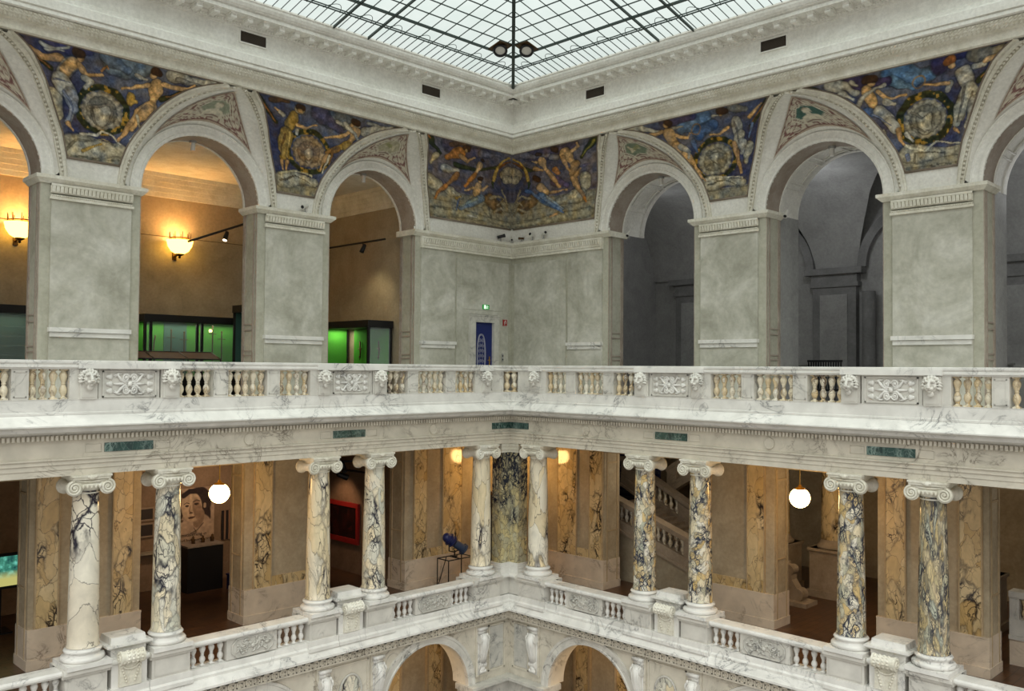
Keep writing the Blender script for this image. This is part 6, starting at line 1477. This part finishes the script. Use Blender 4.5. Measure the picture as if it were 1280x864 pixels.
# ------------------------------------------------------------------ staircase behind the first right opening
STN = stucco('warm_beige_stone', (150, 134, 114), (162, 146, 126), (174, 158, 138), 1.5, .05)  # warm beige tone with random mottling
def stair_rail(S, u0, u1, g, z0, slope, label, groups, mat, wallto=None, th=.3, hgt=.95):
    """sloping stone balustrade: rail, string and balusters; z0 = rail top at u0"""
    B = (u0, g, z0-hgt); t = thing('stair_balustrade', label, 'balustrade', B, S); zz = lambda u: z0+slope*(u-u0)
    def slab(a, b, t0, t1, g0, g1, mb): mb.add([(u, gg, zz(u)+h) for u in (a, b) for gg in (g0, g1) for h in (t0, t1)], [(0, 1, 3, 2), (4, 6, 7, 5), (0, 2, 6, 4), (1, 5, 7, 3), (0, 4, 5, 1), (2, 3, 7, 6)])
    q = MB(); slab(u0, u1, -.13, 0, g-th/2-.04, g+th/2+.04, q); slab(u0, u1, -.16, -.11, g-th/2, g+th/2, q); q.build('handrail', mat, t, S, B)
    q = MB(); slab(u0, u1, -hgt, -.62, g-th/2, g+th/2, q); slab(u0, u1, -hgt-.03, -hgt+.06, g-th/2-.03, g+th/2+.05, q); q.build('string', mat, t, S, B)
    o0 = None
    edges = [u0]+[e for a, b, n in groups for e in (a, b)]+[u1]
    for k in range(0, len(edges), 2):
        if edges[k+1]-edges[k] > .02: q = MB(); slab(edges[k], edges[k+1], -.62, -.13, g-th/2+.02, g+th/2-.02, q); slab(edges[k]+.05, edges[k+1]-.05, -.55, -.2, g+th/2-.03, g+th/2+.0, q); q.build('pier_block', mat, t, S, B)
    for a, b, n in groups:
        for k in range(n):
            u = a+(b-a)*(k+.5)/n; p = (u-B[0], 0, zz(u)-.66-B[2])
            if o0 is None: o0 = baluster_mesh(.56, .075, None).build('baluster', M['br_bal'], t, S); o0.location = mp(p, S)
            else: inst(o0, t, p, S)
stair_rail('R', 3.25, 7.9, -1.35, -2.95, -.33, 'sloping stone stair balustrade descending behind the column with the round blotch', [(3.55, 4.15, 3), (4.95, 6.05, 5), (6.7, 7.5, 4)], STN)
q = MB(); q.add([(3.2, -1.33, ZF), (7.9, -1.33, ZF), (7.9, -1.33, -2.93-.33*4.7-.9), (3.2, -1.33, -3.83)], [(0, 1, 2, 3)]); q.build('wall_under_stair', M['brown'], None, 'R', kind='structure')
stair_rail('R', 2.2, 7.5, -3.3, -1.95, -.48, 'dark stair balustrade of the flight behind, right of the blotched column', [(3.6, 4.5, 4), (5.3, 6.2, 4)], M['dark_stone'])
q = MB()
for k in range(18):
    u = 3.0+k*.3; q.box(u, u+.3, -3.2, -1.5, ZF, -3.3-.105*k)
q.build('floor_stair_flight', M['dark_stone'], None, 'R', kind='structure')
stair_rail('R', 2.6, 6.2, -5.4, -2.45, .62, 'rising stair balustrade at the back, top right of the staircase opening', [(3.0, 3.8, 4), (4.4, 5.2, 4)], M['marble_dado'])
B = (2.4, -4.6, -4.2); t = thing('louvred_shutter', 'dark blue slatted shutter left above the staircase', 'shutter', B, 'R')
q = MB(); q.box(1.3, 3.1, -4.2, -4.15, -4.2, -1.0); q.build('shutter_panel', M['blue'], t, 'R', B); q = MB()
for k in range(16): q.box(1.3, 3.1, -4.16, -4.09, -4.15+.2*k, -4.05+.2*k)
q.build('slats', plain('dark_slate_blue_slats', (50, 56, 78), .5), t, 'R', B)
# hall behind the second right opening
f = MB(); f.add([(1.2, -7.5, ZF+.005), (UEND, -7.5, ZF+.005), (UEND, -TW, ZF+.005), (1.2, -TW, ZF+.005)], [(0, 1, 2, 3)]); f.build('floor_stair_hall', M['floor_wood'], None, 'R', kind='structure')
def hall_column(u, g, label):
    B = (u, g, ZF); t = thing('hall_column', label, 'column', B, 'R'); q = MB(); q.box(u-.5, u+.5, g-.5, g+.5, ZF, -4.2); q.box(u-.55, u+.55, g-.55, g+.55, -4.28, -4.2); q.box(u-.56, u+.56, g-.56, g+.56, ZF, ZF+.2); q.build('pedestal', STN, t, 'R', B)
    q = MB(); q.lathe((u, g, -4.2), [(.45, 0), (.47, .06), (.4, .12), (.36, .18), (.35, .25)], 24); q.build('column_base', STN, t, 'R', B)
    q = MB(); q.lathe((u, g, -4.2), [(.34, .25), (.33, 1.5), (.29, 3.3)], 24); q.build('shaft', M['br_wall'], t, 'R', B)
hall_column(9.15, -4.4, 'yellow marble column on a high pedestal in the dim hall right of the globe'); hall_column(7.5, -4.2, 'yellow marble column half hidden left of the right globe lamp')
B = (8.55, -2.6, ZF); t = thing('stair_newel', 'scrolled stone newel at the foot of the stairs under the right globe', 'newel', B, 'R')
q = MB(); q.box(7.7, 8.5, -3.0, -2.6, ZF, -4.55); q.box(7.66, 8.54, -3.04, -2.56, -4.6, -4.5); q.build('newel_block', STN, t, 'R', B)
q = MB(); q.prism([(8.5, ZF+.1), (9.0, ZF+.1), (9.02, ZF+.3), (8.86, ZF+.5), (8.74, -4.95), (8.72, -4.62), (8.5, -4.52)], 1, -2.95, -2.65); q.cyl((8.66, -2.97, -4.68), (8.66, -2.63, -4.68), .14, 16); q.cyl((8.92, -2.97, ZF+.28), (8.92, -2.63, ZF+.28), .17, 16); q.build('scroll', STN, t, 'R', B)
q = MB(); q.box(7.6, 9.3, -3.1, -2.4, ZF, ZF+.12); q.build('foot_slab', STN, t, 'R', B)
stair_rail('R', 14.75, 17.6, -1.5, -3.95, .0, 'stone balustrade in the shaded opening at the right edge', [(14.95, 15.5, 3), (15.9, 16.6, 4)], M['marble_grey'], hgt=1.05)
q = MB(); q.box(14.75, 17.6, -1.65, -1.36, ZF, -5.0); q.build('wall_under_balustrade', M['marble_dado'], None, 'R', kind='structure')
hall_column(13.3, -4.0, 'dim marble column behind the balustrade at the right edge')

# ------------------------------------------------------------------ consoles and oval panels on the ground storey
cmb = MB()
cmb.box(-.16, .16, 0, .16, 1.24, 1.32); cmb.box(-.14, .14, 0, .12, 1.14, 1.24)
side = []
cmb.tube([(0, .1, 1.12), (0, .17, 1.0), (0, .15, .8), (0, .09, .55), (0, .07, .35)], [.11, .13, .125, .11, .1], 12)
for s in (-1, 1): cmb.cyl((s*.16, .13, 1.0), (s*.12, .13, 1.0), .11, 16); cmb.tube([(s*.09, .25, 1.0), (s*.09, .24, .8), (s*.08, .17, .55), (s*.07, .14, .35)], .022, 6); cmb.tube([(s*.03, .275, 1.0), (s*.03, .255, .8), (s*.03, .19, .55), (s*.03, .155, .35)], .018, 6)
cmb.cyl((-.12, .07, .27), (.12, .07, .27), .085, 16); cmb.ball((0, .1, .17), (.1, .06, .09), 10, 6)
for k in range(5): cmb.ball((-.12+.06*k, .17, 1.1), (.035, .04, .06), 8, 5)
for k in range(4): cmb.ball((-.09+.06*k, .12, .1), (.03, .04, .05), 8, 5)
cmb.box(-.13, .13, 0, .06, 0, 1.2)
for S, u, lab in (('L', 3.75, 'carved scroll console left of the corner, right of the left ground arch'), ('R', 3.68, 'carved scroll console right of the corner, left of the right ground arch'), ('L', 7.36, 'carved scroll console left of the left ground arch, right of its oval panel'), ('R', 7.36, 'carved scroll console right of the right ground arch, left of its oval panel'), ('L', 8.95, 'carved scroll console at the bottom left, beyond the left oval panel'), ('R', 9.0, 'carved scroll console at the bottom right, beyond the right oval panel')):
    B = (u, 2.62, -7.6); t = thing('scroll_console', lab, 'console', B, S, 'scroll consoles under the ledge')
    MB().add(cmb.v, cmb.f, True).build('console_body', M['marble_rail'], t, S)
    q = MB(); q.box(-.2, .2, -.0, .05, -.05, 1.42); q.build('backing_strip', M['marble_frieze'], t, S)
for S, lab in (('L', 'oval panel of veined breccia left of the left ground arch'), ('R', 'oval panel of veined breccia right of the right ground arch')):
    u, z = 8.15, -7.0; B = (u, 2.62, z); t = thing('oval_panel', lab, 'panel', B, S)
    E = [(u+.32*math.cos(a), z+.42*math.sin(a)) for a in np.linspace(0, 2*PI, 41)[:-1]]
    MB().prism(E, 1, 2.61, 2.645).build('oval_slab', M['br2'], t, S, B); MB().tube([(a, 2.645, b) for a, b in E], .03, 6, closed=True).build('oval_frame', M['marble_grey'], t, S, B)

# ------------------------------------------------------------------ light
w = bpy.data.worlds.new('world'); sc.world = w; w.use_nodes = True
wn = w.node_tree; tc = N(wn, 'ShaderNodeTexCoord'); sx = N(wn, 'ShaderNodeSeparateXYZ'); wn.links.new(tc.outputs['Generated'], sx.inputs[0])
# overcast sky: brighter towards the zenith, dim below the horizon
mr_ = N(wn, 'ShaderNodeMapRange'); mr_.inputs['From Min'].default_value = -1.; wn.links.new(sx.outputs['Z'], mr_.inputs['Value'])
wr = ramp(wn, mr_.outputs[0], [(.2, (.42, .40, .36)), (.5, (.58, .57, .54)), (.66, (.80, .80, .78)), (.85, (1.7, 1.7, 1.66)), (1., (2.2, 2.2, 2.16))])
wn.links.new(wr, wn.nodes['Background'].inputs['Color']); wn.nodes['Background'].inputs['Strength'].default_value = WORLD_E
sl = bpy.data.lights.new('overcast_daylight', 'SUN'); sl.energy = SUN_E; sl.angle = math.radians(70); sl.color = (1., .98, .94)
so_ = bpy.data.objects.new('overcast_daylight', sl); COL.objects.link(so_); so_.location = (12, 12, 20); so_.rotation_euler = Vector((-.6, -.6, -1.0)).to_track_quat('-Z', 'Y').to_euler()
def lamp(name, loc, W, col, rad=.3):
    l = bpy.data.lights.new(name, 'POINT'); l.energy = W; l.color = col; l.shadow_soft_size = rad; o = bpy.data.objects.new(name, l); COL.objects.link(o); o.location = loc
lamp('ground_hall_lamp', (5.7, 1.2, -6.5), 90, (1, .66, .32)); lamp('ground_hall_lamp', (1.2, 5.7, -6.5), 90, (1, .66, .32))
lamp('hall_fill', (-2.2, 10.6, -1.7), 55, (1, .74, .44)); lamp('hall_fill', (-.9, 5.6, -1.5), 40, (1, .88, .7)); lamp('hall_fill', (-2.2, 15.5, -1.6), 25, (1, .9, .75))  # unseen fill lights added to brighten the stair hall, no fittings
lamp('vaulted_room_fill', (-3.2, 9.0, 5.6), 60, (.96, .98, 1)); lamp('vaulted_room_fill', (-3.2, 15.0, 5.6), 60, (.96, .98, 1)); lamp('vaulted_room_fill', (-3.2, 4.0, 5.6), 22, (.96, .98, 1))  # added fill without a visible source, lifts the dark vaulted room
def spot(name, loc, to, W, col, ang=1.2, rad=.15):
    l = bpy.data.lights.new(name, 'SPOT'); l.energy = W; l.color = col; l.spot_size = ang; l.spot_blend = .8; l.shadow_soft_size = rad
    o = bpy.data.objects.new(name, l); COL.objects.link(o); o.location = loc; o.rotation_euler = (Vector(to)-Vector(loc)).to_track_quat('-Z', 'Y').to_euler()
spot('gallery_spot', (5.2, -3.2, -2.35), (4.3, -3.4, -4.0), 130, (1, .62, .38), 1.6)
spot('gallery_spot', (8.6, -2.2, -1.6), (8.6, -5., -3.4), 190, (1, .72, .5), 1.7)
spot('gallery_spot', (5.0, -1.6, 4.7), (4.1, -2.2, 1.8), 60, (1, .85, .5), 1.5)
spot('case_spot', (8.8, -2.9, 4.7), (8.8, -4.7, 1.8), 50, (1, .85, .55), 1.5)
vs = sc.view_settings; sc.display_settings.display_device = 'sRGB'; vs.view_transform = 'Standard'; vs.look = 'None'; vs.exposure = EXPO; vs.gamma = 1; vs.use_curve_mapping = False
